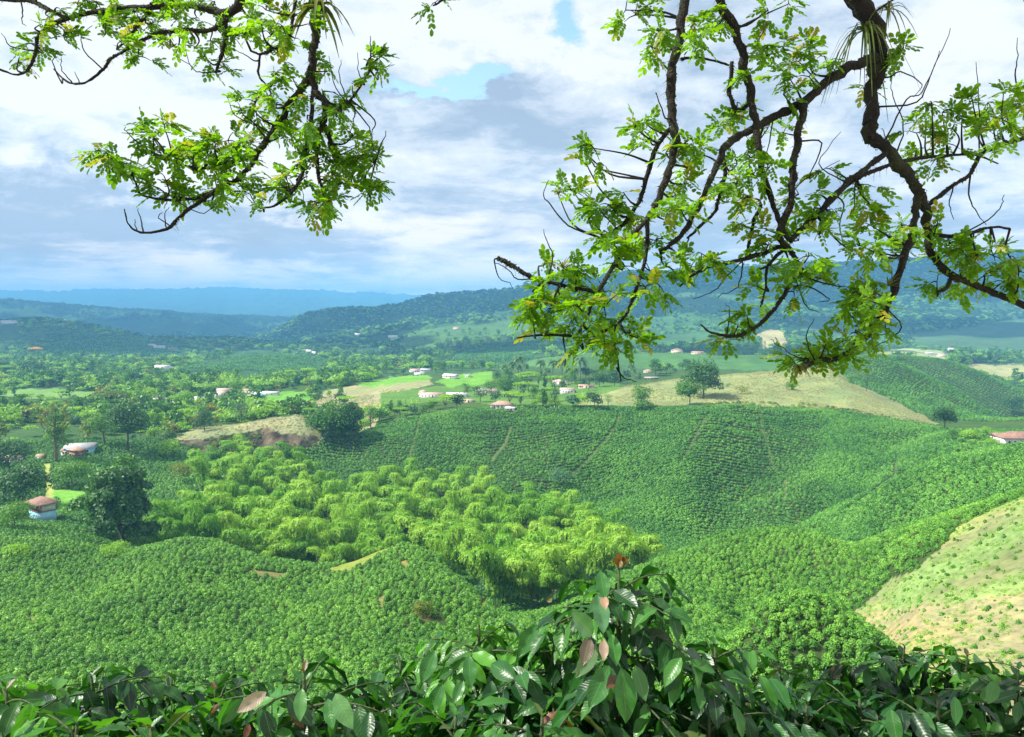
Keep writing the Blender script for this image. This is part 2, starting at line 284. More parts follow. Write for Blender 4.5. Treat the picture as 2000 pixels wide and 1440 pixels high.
P_ROAD = [(690,765),(740,764),(745,800),(730,835),(712,842),(716,800),(712,780)]
P_GRN = [(1020,712),(1060,697),(1150,684),(1300,688),(1480,690),(1560,706),(1600,716),(1500,722),(1340,722),(1200,718),(1060,716)]
P_VIL = [(960,745),(1200,745),(1240,760),(1180,775),(1120,790),(980,790),(850,785),(800,790),(740,800),(745,770),(850,755)]
P_DRK = [(70,690),(110,668),(90,652),(170,648),(210,658),(270,656),(300,672),(350,672),(400,690),(300,694),(250,704),(160,696),(120,704)]
P_DR2 = [(355,730),(372,712),(420,706),(470,692),(560,690),(610,700),(655,712),(640,722),(690,735),(650,748),(560,742),(500,752),(430,742),(390,748)]
P_DR3 = [(860,712),(900,690),(960,672),(1050,668),(1065,690),(1020,712),(960,722),(880,724)]
P_LT = [(1690,690),(1740,680),(1800,680),(1860,695),(1840,708),(1760,706)]
P_LT2 = [(1860,722),(1900,712),(1980,710),(2000,718),(2000,735),(1940,730)]
P_LIME = [(780,652),(850,640),(1000,628),(1060,640),(1000,655),(880,672),(790,690)]
P_LIM2 = [(1220,660),(1300,600),(1420,590),(1470,610),(1460,640),(1380,665),(1280,680)]
P_LIM3 = [(1780,655),(1880,640),(2000,620),(2100,625),(2100,672),(1900,690),(1800,680)]
P_LIM4 = [(1320,578),(1400,560),(1500,590),(1440,618),(1350,612)]
P_LIM5 = [(1560,640),(1640,612),(1740,620),(1700,650),(1600,668)]
P_CLR = [(1475,655),(1500,640),(1530,650),(1545,678),(1500,685)]
P_LTH = [(0,762),(100,760),(200,765),(230,778),(100,775),(0,782)]
GAPS = [[(1207,815),(1196,842),(1165,880),(1135,912),(1105,935)],[(1384,808),(1366,838),(1352,868),(1335,893)],[(1484,810),(1488,840),(1500,875),(1510,915)],[(820,815),(812,850),(800,890)],[(1752,893),(1748,930),(1720,950),(1690,972),(1650,1000)],[(1000,830),(985,870),(960,900)],[(1535,940),(1532,975)]]
def gapdist(u, v):
    d = np.full(u.shape, 1e9)
    for g in GAPS:
        for (x1, y1), (x2, y2) in zip(g[:-1], g[1:]):
            t = np.clip(((u-x1)*(x2-x1)+(v-y1)*(y2-y1))/((x2-x1)**2+(y2-y1)**2), 0, 1); d = np.minimum(d, np.hypot(u-x1-t*(x2-x1), v-y1-t*(y2-y1)))
    return d
def landuse(u, v, Y, kk):
    u0_, v0_ = u, v
    """returns albedo (n,3) and code: 1 coffee near, 2 coffee on the big slope, 3 bare, 4 tan, 5 lawn, 6 forest"""
    u = u+7*fbm(u/26, v/11, 3)+np.interp(Y, [800, 1200], [0, 26])*fbm(u/90+5, v/22, 3); v = v+4*fbm(u/30+9, v/13, 3)+np.interp(Y, [800, 1200], [0, 8])*fbm(u/70, v/22+3, 3)
    n = len(u); c = np.zeros((n, 3), np.float32)+np.array([.045, .10, .026], np.float32); code = np.full(n, 6)
    def put(m, col, cd): c[m] = col; code[m] = cd
    near = Y < 262; gd_ = gapdist(u0_, v0_)
    put(near & (Y > 70), (.042, .07, .022), 1)
    b = (Y > 250) & (Y < 600) & (kk < 14.02); put(b & (u < 645) & (v > 860), (.035, .055, .02), 1)
    big = (kk > 10) & (kk < 14.12) & (((u > 640) & (kk > 11.3)) | (u > 1240)); put(big, (.036, .052, .02), 2)
    put((kk > 8.9) & (kk <= 10.05) & (u > 1255), (.036, .052, .02), 2)
    put((kk > 8.2) & (kk < 12) & (u > 400) & (u < 1300), (.036, .052, .02), 2)
    put((kk > 8.2) & (kk < 12.5) & inpoly(u, v-55, P_GROVE) , (.03, .05, .015), 7)
    put((Y < 240) & (kk < 8.4) & inpoly(u, v, P_BARE), (.21, .235, .10), 3)
    for p in [P_KNOLL1, P_KNOLL2]: put((Y < 262) & inpoly(u, v, p), (.19, .24, .045), 8)
    for p in PATCH: put((Y < 262) & inpoly(u, v, p), (.17, .17, .06), 8)
    g_ = (code == 2) & (gd_ < 3.0); c[g_] = (.075, .12, .035)
    m = (kk > 13.0) & (kk < 15) & (u < 660)
    put(m & inpoly(u, v, P_SHILL), (.25, .255, .14), 4); put(m & inpoly(u, v, P_BANK), (.085, .072, .05), 9)
    r = (kk > 13.8) & (Y < 1000)
    put(r & (Y > 560), (.05, .10, .02), 6)
    put(r & inpoly(u, v, P_VIL), (.09, .19, .035), 5)
    put(r & inpoly(u, v, P_TANL), (.29, .27, .15), 4)
    put(r & inpoly(u, v, P_TAN) & (kk < 17) & (kk > 14.1), (.215, .245, .105), 4)
    q = (kk > 15.6) & (kk <= 17.6) & (u > 1640) & ~inpoly(u, v, P_TAN); put(q, (.05, .085, .028), 10)
    put((kk > 17) & (kk <= 18.2) & (u > 1600), (.05, .085, .028), 10)
    put((kk > 18.6) & (kk <= 20.2) & (u > 1640), (.05, .085, .028), 10)
    kk = kk+.05*fbm(u/9, v/5, 2)
    for p in (P_BR1, P_BR2, P_BR3): put((Y > 500) & (Y < 1200) & inpoly(u, v, p), (.13, .31, .035), 5)
    put((Y > 280) & (Y < 430) & inpoly(u, v, P_BR4), (.15, .36, .05), 5)
    put((Y > 280) & (Y < 460) & inpoly(u, v, P_PATH), (.30, .36, .10), 5)
    put((Y > 500) & (Y < 900) & inpoly(u, v, P_ROAD), (.31, .27, .16), 4)
    f = (Y > 950) & (Y < 1500)
    put(f & inpoly(u, v, P_GRN), (.07, .17, .045), 11)
    put((Y > 900) & (Y < 2300) & inpoly(u, v, P_DR2), (.035, .10, .03), 13)
    put((Y > 1800) & (Y < 2700) & inpoly(u, v, P_DRK), (.028, .07, .03), 13)
    put((Y > 1250) & (Y < 2700) & inpoly(u, v, P_DR3), (.028, .07, .03), 13)
    put((Y > 1200) & (Y < 2300) & inpoly(u, v, P_LT), (.25, .30, .13), 11)
    put((Y > 1200) & (Y < 2300) & inpoly(u, v, P_LT2), (.27, .28, .13), 11)
    put((Y > 2000) & (Y < 4500) & inpoly(u, v, P_LIME), (.07, .15, .035), 12)
    put((Y > 2000) & (Y < 4500) & inpoly(u, v, P_LIM2), (.055, .13, .032), 12)
    for p in (P_LIM3, P_LIM4, P_LIM5): put((Y > 2000) & (Y < 4400) & inpoly(u, v, p), (.065, .13, .045), 12)
    put((Y > 1700) & (Y < 3600) & inpoly(u, v, P_CLR), (.36, .32, .15), 11)
    put((Y > 550) & (Y < 1100) & inpoly(u, v, P_LTH), (.14, .26, .06), 5)
    return c, code
PU, PV = proj(GX, GY, GZ)
cc, code = landuse((PU+3*fbm(GX/6, GY/6, 2)).ravel(), (PV+3*fbm(GX/7+5, GY/7, 2)).ravel(), GY.ravel(), np.repeat(GK, NA))
# soft drift inside the fields: drier and greener ground
d = fbm(GX/20, GY/14, 4).ravel(); cn = code
tb = (cn == 3); cc[tb] = cc[tb]*(1+.35*d[tb])[:, None]; gm = np.clip(.5+1.6*fbm(GX/14+9, GY/9, 4).ravel(), 0, 1)
cc[tb] = cc[tb]*(1-.8*gm[tb])[:, None]+np.array([.20, .31, .10])*(.8*gm[tb])[:, None]
low = tb & (PV.ravel() > 1195-.12*(PU.ravel()-1700)); cc[low] = cc[low]*.42+np.array([.33, .25, .16])*.58
bk9 = (cn == 9); cc[bk9] *= np.clip(.95+2.2*fbm(GX/4.5, GY/9, 4).ravel()[bk9], .35, 2.2)[:, None]
tt = (cn == 4); cc[tt] = cc[tt]*(1+.3*d[tt])[:, None]; gm2 = np.clip(.45+1.4*fbm(GX/35+2, GY/30, 4).ravel(), 0, 1); cc[tt] = cc[tt]*(1-.5*gm2[tt])[:, None]+np.array([.20, .27, .10])*(.5*gm2[tt])[:, None]
far = (cn >= 11) | ((cn == 6) & (GY.ravel() > 1500)); cc[far] *= (1+.45*fbm(GX/120, GY/160, 3).ravel()[far])[:, None]
mtn, ns, ln = newmat('ground')
at_ = N(ns, 'ShaderNodeAttribute', attribute_name='land'); ge = N(ns, 'ShaderNodeNewGeometry')
n1 = N(ns, 'ShaderNodeTexNoise', i_Scale=.55, i_Detail=6.0, i_Roughness=.65); n2 = N(ns, 'ShaderNodeTexNoise', i_Scale=.05, i_Detail=5.0)
ln.new(ge.outputs['Position'], n1.inputs['Vector']); ln.new(ge.outputs['Position'], n2.inputs['Vector'])
r1 = ramp(ns, [(.3, (.6, .62, .55)), (.5, (1, 1, 1)), (.7, (1.35, 1.28, 1.15))]); ln.new(n1.outputs['Fac'], r1.inputs[0])
r2 = ramp(ns, [(.3, (.75, .85, .8)), (.5, (1, 1, 1)), (.7, (1.25, 1.12, .95))]); ln.new(n2.outputs['Fac'], r2.inputs[0])
x1 = N(ns, 'ShaderNodeMix', data_type='RGBA', blend_type='MULTIPLY'); x1.inputs[0].default_value = 1; x2 = N(ns, 'ShaderNodeMix', data_type='RGBA', blend_type='MULTIPLY'); x2.inputs[0].default_value = 1
ln.new(at_.outputs['Color'], x1.inputs[6]); ln.new(r1.outputs[0], x1.inputs[7]); ln.new(x1.outputs[2], x2.inputs[6]); ln.new(r2.outputs[0], x2.inputs[7])
pb = N(ns, 'ShaderNodeBsdfPrincipled', i_Roughness=.95); pb.inputs['Specular IOR Level'].default_value = .1; ln.new(x2.outputs[2], pb.inputs['Base Color'])
bp = N(ns, 'ShaderNodeBump', i_Strength=.7, i_Distance=.5); ln.new(n1.outputs['Fac'], bp.inputs['Height']); ln.new(bp.outputs[0], pb.inputs['Normal'])
oo = N(ns, 'ShaderNodeOutputMaterial'); ln.new(pb.outputs[0], oo.inputs[0])
I = np.arange(NR*NA).reshape(NR, NA)
Q = np.stack([I[:-1, :-1], I[:-1, 1:], I[1:, 1:], I[1:, :-1]], -1).reshape(-1, 4)
terr = mesh('terrain', np.stack([GX, GY, GZ], -1), Q, mtn, smoothf=True, attrs={'land': ('FLOAT_COLOR', np.concatenate([cc, np.ones((len(cc), 1), np.float32)], 1))})
tag(terr, 'rolling green hills, valley floor and mountains', kind='structure')
# level hilltop under and behind the viewpoint
hx, hy = np.meshgrid(np.linspace(-40, 40, 41), np.linspace(-30, 1.02, 20)); hz = -1.752+.25*fbm(hx/6, hy/6, 3)*smooth(1, -3, hy)-.0*hx
I2 = np.arange(hx.size).reshape(hx.shape); Q2 = np.stack([I2[:-1, :-1], I2[:-1, 1:], I2[1:, 1:], I2[1:, :-1]], -1).reshape(-1, 4)
ht = mesh('hilltop_ground', np.stack([hx, hy, hz], -1), Q2, plain('hilltop_soil', (.10, .09, .05), .95, .3, 1.0, .5), smoothf=True); tag(ht, 'hilltop ground under the shade trees', kind='structure')
# ------------------------------------------------------------------ foliage materials
M_COF = leafmat('coffee_foliage', [(.024, .10, .015), (.085, .255, .026), (.21, .45, .055)], .16, nscale=.045, rough=.45, detail_obj=False)
M_COF2 = leafmat('coffee_foliage_slope', [(.020, .09, .018), (.066, .225, .032), (.18, .42, .06)], .14, nscale=.03, rough=.45, detail_obj=False)
M_TREE = leafmat('tree_foliage', [(.03, .095, .015), (.065, .19, .024), (.13, .30, .035)], .22, nscale=.25)
M_DARK = leafmat('dark_tree_foliage', [(.014, .055, .016), (.030, .10, .025), (.06, .165, .036)], .18, nscale=.25)
M_LITE = leafmat('light_tree_foliage', [(.09, .24, .022), (.18, .38, .035), (.27, .48, .05)], .28, nscale=.3)
M_GREY = leafmat('grey_green_foliage', [(.035, .10, .05), (.06, .17, .075), (.10, .23, .11)], .2, nscale=.3)
M_YELL = leafmat('yellow_flower_foliage', [(.35, .30, .02), (.75, .42, .02), (.8, .5, .03)], .25, nscale=.5)
M_ORNG = leafmat('olive_foliage', [(.05, .12, .02), (.12, .2, .025), (.32, .27, .04)], .25, nscale=.6)
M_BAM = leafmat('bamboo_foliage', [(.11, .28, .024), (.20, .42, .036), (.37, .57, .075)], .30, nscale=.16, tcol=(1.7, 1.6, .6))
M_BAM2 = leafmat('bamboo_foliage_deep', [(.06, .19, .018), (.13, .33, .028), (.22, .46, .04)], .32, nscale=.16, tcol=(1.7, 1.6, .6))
M_PALM = leafmat('palm_fronds', [(.03, .09, .02), (.06, .15, .03), (.10, .20, .04)], .2, nscale=.5)
M_BARK = plain('bark', (.10, .085, .06), .9, .35, 2.0, .6, 14)
M_PTRK = plain('palm_trunk', (.30, .28, .22), .85, .2, 2.0)
M_CULM = plain('bamboo_culm', (.16, .26, .06), .5, .3, 1.0)
# ------------------------------------------------------------------ crowns
def clumps(C, Nrm, size, jit=.7, asp=.7):
    """one small rhombic leaf clump per centre, facing roughly along Nrm"""
    n = len(C); Nrm = Nrm+jit*rng.normal(size=(n, 3)); Nrm /= np.linalg.norm(Nrm, axis=1)[:, None]+1e-9
    r = rng.normal(size=(n, 3)); T = np.cross(Nrm, r); T /= np.linalg.norm(T, axis=1)[:, None]+1e-9; B = np.cross(Nrm, T)
    s = (size*(.6+.8*rng.random(n)))[:, None]
    V = np.stack([C-T*s, C-B*s*asp+Nrm*s*.15, C+T*s, C+B*s*asp+Nrm*s*.15], 1).reshape(-1, 3)
    return V, np.arange(4*n).reshape(n, 4)
def lobes_mesh(lobes, n, size, fill=.25, jit=.7, under=-.35):
    """lobes: (x, y, z, rx, ry, rz)"""
    L = np.array(lobes, float); area = (L[:, 3]*L[:, 5])**1.0; pr = area/area.sum(); ix = rng.choice(len(L), n, p=pr)
    d = rng.normal(size=(n, 3)); d /= np.linalg.norm(d, axis=1)[:, None]; d[:, 2] = np.where(d[:, 2] < under, -d[:, 2]*.6, d[:, 2])
    rr = np.where(rng.random(n) < fill, .3+.6*rng.random(n), .86+.2*rng.random(n))
    bump = 1+.22*np.sin(d[:, 0]*7+ix)*np.cos(d[:, 1]*6+ix*2)
    C = L[ix, :3]+d*L[ix, 3:6]*(rr*bump)[:, None]; return clumps(C, d+np.array([0, 0, .35]), size, jit)
def crown_lobes(kind, H, W):
    L = []
    if kind == 'round':
        for i in range(9):
            a = rng.random()*6.28; r = W*.27*rng.random()**.5*1.3; z = H*(.26+.46*rng.random()); q = W*(.17+.10*rng.random()); L.append((r*math.cos(a), r*math.sin(a), z, q, q, q*.8))
        L.append((0, 0, H*.48, W*.38, W*.38, H*.40))
    elif kind == 'tall':
        for i in range(9):
            z = H*(.25+.68*i/8); r = W*(.30-.17*abs(i/8-.45)); a = rng.random()*6.28; L.append((r*.5*math.cos(a), r*.5*math.sin(a), z, r, r, H*.11))
    elif kind == 'flat':
        for i in range(12):
            a = i*.9; r = W*.38*(.3+.7*rng.random()); z = H*(.80+.1*rng.random()-.12*(r/W)); q = W*(.13+.06*rng.random()); L.append((r*math.cos(a), r*math.sin(a), z, q, q, H*.07))
        L.append((0, 0, H*.86, W*.2, W*.2, H*.07))
    elif kind == 'layer':
        for i in range(14):
            a = rng.random()*6.28; f = rng.random(); r = W*.40*(1-.55*f)*(.5+.5*rng.random()); z = H*(.22+.68*f); q = W*(.12+.08*rng.random()); L.append((r*math.cos(a), r*math.sin(a), z, q, q, q*.5))
        L.append((0, 0, H*.5, W*.26, W*.26, H*.32))
    elif kind == 'bush':
        for i in range(6):
            a = rng.random()*6.28; r = W*.25*rng.random(); q = W*(.2+.1*rng.random()); L.append((r*math.cos(a), r*math.sin(a), H*(.35+.3*rng.random()), q, q, H*.3))
    return L
def trunk_mb(H, W, kind, lobes, r0=None):
    mb = MB(); r0 = r0 or H*.022; top = H*(.5 if kind != 'tall' else .85)
    bend = rng.normal(size=2)*H*.02
    P = [(0, 0, -.6), (bend[0]*.3, bend[1]*.3, H*.15), (bend[0], bend[1], H*.32), (bend[0]*.6, bend[1]*.6, top)]
    mb.tube(crom(P, 3), np.linspace(r0, r0*.45, 10), 7)
    for l in lobes[:8]:
        s = np.array([bend[0]*.8, bend[1]*.8, H*(.28+.12*rng.random())]); e = np.array(l[:3]); m = (s+e)/2+np.array([0, 0, -.05*H*rng.random()])
        mb.tube(crom([s, m, e], 3), np.linspace(r0*.5, r0*.12, 7), 5)
    return mb
def make_tree(kind, H, W, n, size, fol, jit=.7, name='tree', label=None, cat='tree', group=None, loc=(0, 0, 0), under=-.35):
    L = crown_lobes(kind, H, W); root = empty(name, loc, 0, label, cat, group)
    trunk_mb(H, W, kind, L).build('trunk', M_BARK, root, True)
    V, Fc = lobes_mesh(L, n, size, jit=jit, under=under); mesh('crown', V, Fc, fol, root); return root
# palm
def make_palm(H, name='palm_tree', nf=15, fl=3.2, label=None, cat='palm', group=None, loc=(0, 0, 0), M=None, trunk=True):
    root = empty(name, loc, 0, label, cat, group); mb = MB()
    mb.tube([(0, 0, -.5), (.05, 0, H*.3), (.1, .05, H*.7), (.1, .05, H)], [.26, .22, .18, .15], 8); mb.build('trunk', M_PTRK, root, True)
    V = []; Fc = []; n = 0
    for i in range(nf):
        az = i*2.4+rng.random()*.4; el = 1.1-1.5*(i/nf); P = []
        for t in np.linspace(0, 1, 9):
            r = fl*(t*math.cos(el)*.9+.05); z = H+fl*(math.sin(el)*t-.75*t*t); P.append((.1+r*math.cos(az), .05+r*math.sin(az), z))
        P = np.array(P)
        for j in range(8):
            for sgn in (-1, 1):
                side = np.array([-math.sin(az), math.cos(az), 0])*sgn
                for q in range(3):
                    b = P[j]+(P[j+1]-P[j])*q/3; w = fl*.34*math.sin(math.pi*min(1, (j+q/3)/8*.9+.12)); d = P[j+1]-P[j]
                    tip = b+side*w+d*.5+np.array([0, 0, -w*.55]); V += [b-d*.1, b+d*.42, tip]; Fc.append((n, n+1, n+2)); n += 3
    mesh('fronds', V, Fc, M or M_PALM, root); return root
def make_banana(loc, label, s=1.0, group=None):
    root = empty('banana_plant', loc, rng.random()*6, label, 'banana plant', group); mb = MB()
    mb.tube([(0, 0, -.2), (0, 0, 1.2*s), (.05, 0, 2.2*s)], [.16*s, .13*s, .09*s], 7); mb.build('stem', M_CULM, root, True); V = []; Fc = []; n = 0
    for i in range(9):
        az = i*2.2; el = 1.2-.8*(i/9); L = 2.2*s; pts = []
        for t in np.linspace(0, 1, 6):
            pts.append(np.array([L*t*math.cos(el)*math.cos(az), L*t*math.cos(el)*math.sin(az), 2.1*s+L*(math.sin(el)*t-.6*t*t)]))
        side = np.array([-math.sin(az), math.cos(az), 0])
        for j, p in enumerate(pts):
            w = .30*s*math.sin(math.pi*min(1, .1+j/5*.88)); V += [p-side*w-np.array([0, 0, .1*s]), p, p+side*w-np.array([0, 0, .1*s])]
        for j in range(5):
            b = n+3*j; Fc += [(b, b+1, b+4, b+3), (b+1, b+2, b+5, b+4)]
        n += 18
    mesh('leaves', V, Fc, M_LITE, root); return root
# bamboo: a bundle of culms that arches over and carries a drooping feathery plume
def make_bamboo(H, W, n, fol, lean=None):
    root = empty('bamboo', (0, 0, 0)); mb = MB(); C = []; D = []; Nn = []; nc = 4
    for c in range(nc):
        az = c*1.6+rng.normal()*.5; h = H*(1-.10*c-.06*rng.random()); b = np.array([rng.normal()*.6, rng.normal()*.6, 0]); ro = W*(.26+.14*rng.random()); dr = np.array([math.cos(az), math.sin(az), 0])
        P = []
        for t in np.linspace(0, 1, 14):      # rises, arches over, hangs at the tip
            th = max(0, t-.45)/.55; P.append(b+dr*(ro*1.15*math.sin(min(th, 1)*1.5)**1.3+.6*t)+np.array([0, 0, h*(t/.62*.86 if t < .55 else .763+.237*math.sin((t-.55)/.45*2.2))]))
        P = np.array(P); mb.tube(P, np.linspace(.08, .015, 14), 5); m = n//nc
        k = 170; st = .34+.66*rng.random(k)**.8; si = np.clip((st*13).astype(int), 0, 12); sf = st*13-si; sb = P[si]*(1-sf)[:, None]+P[si+1]*sf[:, None]
        sa = rng.random(k)*6.28; sl = W*(.21*np.sin(np.pi*np.clip((st-.18)/.95, 0, 1))+.05)*(.55+.6*rng.random(k)); rad = np.stack([np.cos(sa), np.sin(sa), 0*sa], 1)
        sx = rng.integers(0, k, m); q = rng.random(m)**.6; L = sl[sx]*q
        pos = sb[sx]+rad[sx]*(L*(1-.25*q))[:, None]+np.stack([0*L, 0*L, .72*L-1.0*L*q*q], 1)+rng.normal(size=(m, 3))*.17
        C.append(pos); D.append(rad[sx]*(1-.75*q)[:, None]+np.stack([0*q, 0*q, .35-1.6*q], 1)); Nn.append(rad[sx]*(.35+.5*q)[:, None]+np.stack([0*q, 0*q, 1.0-.35*q], 1))
    C = np.concatenate(C); D = np.concatenate(D); Nn = np.concatenate(Nn); D /= np.linalg.norm(D, axis=1)[:, None]+1e-9; D += .25*rng.normal(size=D.shape); Nn += .38*rng.normal(size=D.shape)
    S = np.cross(D, Nn); S /= np.linalg.norm(S, axis=1)[:, None]+1e-9; D /= np.linalg.norm(D, axis=1)[:, None]
    ln_ = (.26+.3*rng.random(len(C)))[:, None]; wd = ln_*.30
    V = np.stack([C-D*ln_*.5, C-S*wd, C+D*ln_, C+S*wd], 1).reshape(-1, 3)
    mb.build('culms', M_CULM, root, True); mesh('foliage', V, np.arange(len(V)).reshape(-1, 4), fol, root); return root
# ------------------------------------------------------------------ stuff: many small plants on one object
def scatter(name, pts, scl, rot, protos, label=None, cat=None, tilt=None):
    pts = np.asarray(pts, np.float32); n = len(pts)
    me = bpy.data.meshes.new(name); me.vertices.add(n); me.vertices.foreach_set('co', pts.ravel())
    for k_, typ, arr in (('sc', 'FLOAT', np.asarray(scl, np.float32)), ('rz', 'FLOAT', np.asarray(rot, np.float32)), ('ix', 'INT', rng.integers(0, len(protos), n).astype(np.int32))):
        a = me.attributes.new(k_, typ, 'POINT'); a.data.foreach_set('value', arr)
    o = bpy.data.objects.new(name, me); COL.objects.link(o)
    g = bpy.data.node_groups.new(name+'_spread', 'GeometryNodeTree'); g.interface.new_socket('Geometry', in_out='INPUT', socket_type='NodeSocketGeometry'); g.interface.new_socket('Geometry', in_out='OUTPUT', socket_type='NodeSocketGeometry')
    ns = g.nodes; ln = g.links; gi = ns.new('NodeGroupInput'); go = ns.new('NodeGroupOutput'); jn = ns.new('GeometryNodeJoinGeometry')
    for p in reversed(protos):
        oi = ns.new('GeometryNodeObjectInfo'); oi.inputs['Object'].default_value = p; oi.inputs['As Instance'].default_value = True; ln.new(oi.outputs['Geometry'], jn.inputs[0])
    ip = ns.new('GeometryNodeInstanceOnPoints'); ip.inputs['Pick Instance'].default_value = True
    ln.new(gi.outputs[0], ip.inputs['Points']); ln.new(jn.outputs[0], ip.inputs['Instance'])
    def na(nm, dt='FLOAT'):
        x = ns.new('GeometryNodeInputNamedAttribute'); x.data_type = dt; x.inputs['Name'].default_value = nm; return x.outputs['Attribute']
    ln.new(na('ix', 'INT'), ip.inputs['Instance Index']); cb = ns.new('ShaderNodeCombineXYZ'); ln.new(na('rz'), cb.inputs['Z']); ln.new(cb.outputs[0], ip.inputs['Rotation'])
    ln.new(na('sc'), ip.inputs['Scale']); ln.new(ip.outputs[0], go.inputs[0])
    m = o.modifiers.new('spread', 'NODES'); m.node_group = g
    return tag(o, label, cat, kind='stuff')
# ------------------------------------------------------------------ COFFEE rows
def bush_mesh(n, w, h, size):
    t = rng.random(n)**.8; a = rng.random(n)*6.283; tier = .5+.5*np.sin(a*5+t*9)
    prof = w*np.sqrt(np.clip(1-(t*1.35-.38)**2, .05, 1))*(.80+.28*tier)
    r = prof*(.72+.32*rng.random(n)); z = h*(.12+.86*t)
    C = np.stack([r*np.cos(a), r*np.sin(a), z], 1); C[t > .9, :2] *= .6
    Nn = np.stack([np.cos(a)*.8, np.sin(a)*.8, .15+1.1*t], 1); return clumps(C, Nn, size, .42, .6)
COF = []
for i in range(5):
    V, Fc = bush_mesh(240, .66+.07*rng.normal(), 1.2+.10*rng.normal(), .125); COF.append(mesh('coffee_shrub', V, Fc, M_COF, link=False))
COFS = []
for i in range(4):
    V, Fc = bush_mesh(130, .98, 1.55, .23); COFS.append(mesh('coffee_shrub', V, Fc, M_COF2, link=False))
def rows(k0, k1, spf, step, amin=-1.06, amax=1.06, jr=.22):
    """planting lines that run parallel to the field edge, spaced along the slope"""
    i0 = int(np.searchsorted(GK, k0)); i1 = int(np.searchsorted(GK, k1)); j0 = int((amin-AG[0])/(AG[1]-AG[0])); j1 = int((amax-AG[0])/(AG[1]-AG[0]))
    Y = GY[i0:i1, j0:j1]; Z = GZ[i0:i1, j0:j1]; A = AG[j0:j1]
    ds = np.sqrt(np.diff(Y, axis=0)**2*(1+A[None]**2)+np.diff(Z, axis=0)**2)/spf(.5*(Y[1:]+Y[:-1])); D = np.vstack([np.zeros((1, Y.shape[1])), np.cumsum(ds, axis=0)])
    out = []; D = D+.42*fbm(Y*A[None]/14, Y/14, 2)+.25*vnoise(Y*A[None]/4, Y/4)
    for n in range(1, int(D[-1].max())):
        Yn = np.array([np.interp(n, D[:, j], Y[:, j], right=np.nan) for j in range(0, len(A), 3)]); An = A[::3]; ok = ~np.isnan(Yn)
        if ok.sum() < 4: continue
        Yk = Yn[ok]; Ak = An[ok]; X = Ak*Yk; L = np.concatenate([[0], np.cumsum(np.hypot(np.diff(X), np.diff(Yk)))]); m = int(L[-1]/step)
        if m < 2: continue
        q = (np.arange(m)+rng.random()+rng.normal(size=m)*.18)*step
        x = np.interp(q, L, X); y = np.interp(q, L, Yk); out.append(np.stack([x+rng.normal(size=m)*jr, y+rng.normal(size=m)*jr*1.2], 1))
    return np.concatenate(out)
def field(P, want, thin=None):
    X, Y = P[:, 0], P[:, 1]; m = (Y > 20) & (np.abs(X/Y) < 1.1); X, Y = X[m], Y[m]; Z = gz(X, Y); kk = look(LTK, X, Y); u, v = proj(X, Y, Z)
    c, code = landuse(u, v, Y, kk); ok = np.isin(code, want) & visible(X, Y, Z+2.4)
    if thin is not None: ok &= thin(u, v, X, Y)
    return X[ok], Y[ok], Z[ok], u[ok], v[ok]
HX, HY, _h = hit(84, 1014, 262)
thin1 = lambda u, v, X, Y: (np.hypot(X-HX, (Y-HY+5)*.8) > 9.0) & (rng.random(len(u)) > .04+.5*np.clip(fbm(X/9, Y/9, 3)-.42, 0, 1))
PN = rows(5.02, 10.05, lambda y: np.interp(y, [90, 160, 260], [1.35, 1.55, 2.0]), 1.22, jr=.24)
nx, ny, nz_, nu, nv = field(PN, (1,), thin1)
PB = rows(8.9, 14.12, lambda y: np.interp(y, [250, 340, 420, 560], [2.0, 2.8, 3.5, 4.2]), 1.35, jr=.24)
thin2 = lambda u, v, X, Y: (gapdist(u, v) > 2.0+1.8*rng.random(len(u))) & (rng.random(len(u)) > .02)
bx_, by_, bz_, bu, bv = field(PB, (2,), thin2)
LB = rows(9.0, 14.0, lambda y: np.interp(y, [250, 420], [1.9, 2.7]), 1.5); lx, ly, lz, lu, lv = field(LB, (1,), lambda u, v, X, Y: (u < 645) & (Y > 262) & (np.hypot(X-HX, (Y-HY+5)*.8) > 9.0))
PR = rows(15.0, 18.1, lambda y: 6.6+0*y, 2.4); rx, ry, rz_, ru, rv = field(PR, (10,))
PR2 = rows(18.4, 20.1, lambda y: 8+0*y, 2.8); r2x, r2y, r2z, r2u, r2v = field(PR2, (10,))
# the 300 that show largest: each one a shrub of its own
ok = (nu > -5) & (nu < 2005) & (nv < 1425) & visible(nx, ny, nz_+.6); od = np.where(ok)[0]; od = od[np.argsort(ny[od])][:300]; sel = set(od.tolist())
for i in od:
    o = COF[int(rng.integers(0, 5))].copy(); COL.objects.link(o); o.location = (nx[i], ny[i], nz_[i]-.1); s = .85+.35*rng.random(); o.scale = (s, s, s*(.9+.25*rng.random())); o.rotation_euler = (0, 0, rng.random()*6.28)
    tag(o, 'small dense coffee shrub in the planted rows just beyond the leafy foreground plants', 'coffee shrub', 'coffee shrubs on the nearest slope')
rest = np.array([i for i in range(len(nx)) if i not in sel])
J = lambda x, y, z: np.stack([x, y, z-.1], 1)
scatter('coffee_shrubs', J(nx, ny, nz_)[rest], .68+.62*rng.random(len(rest)), rng.random(len(rest))*6.28, COF, 'rows of coffee shrubs covering the near slopes and knolls', 'coffee field')
X_ = J(np.r_[bx_, lx], np.r_[by_, ly], np.r_[bz_, lz]); scatter('coffee_shrubs', X_, .62+.55*rng.random(len(X_)), rng.random(len(X_))*6.28, COFS, 'long rows of coffee shrubs on the broad slope across the valley', 'coffee field')
X_ = J(np.r_[rx, r2x], np.r_[ry, r2y], np.r_[rz_, r2z]); scatter('coffee_shrubs', X_, 1.0+.5*rng.random(len(X_)), rng.random(len(X_))*6.28, COFS, 'coffee rows on the steep hills behind the dry field on the right', 'coffee field')
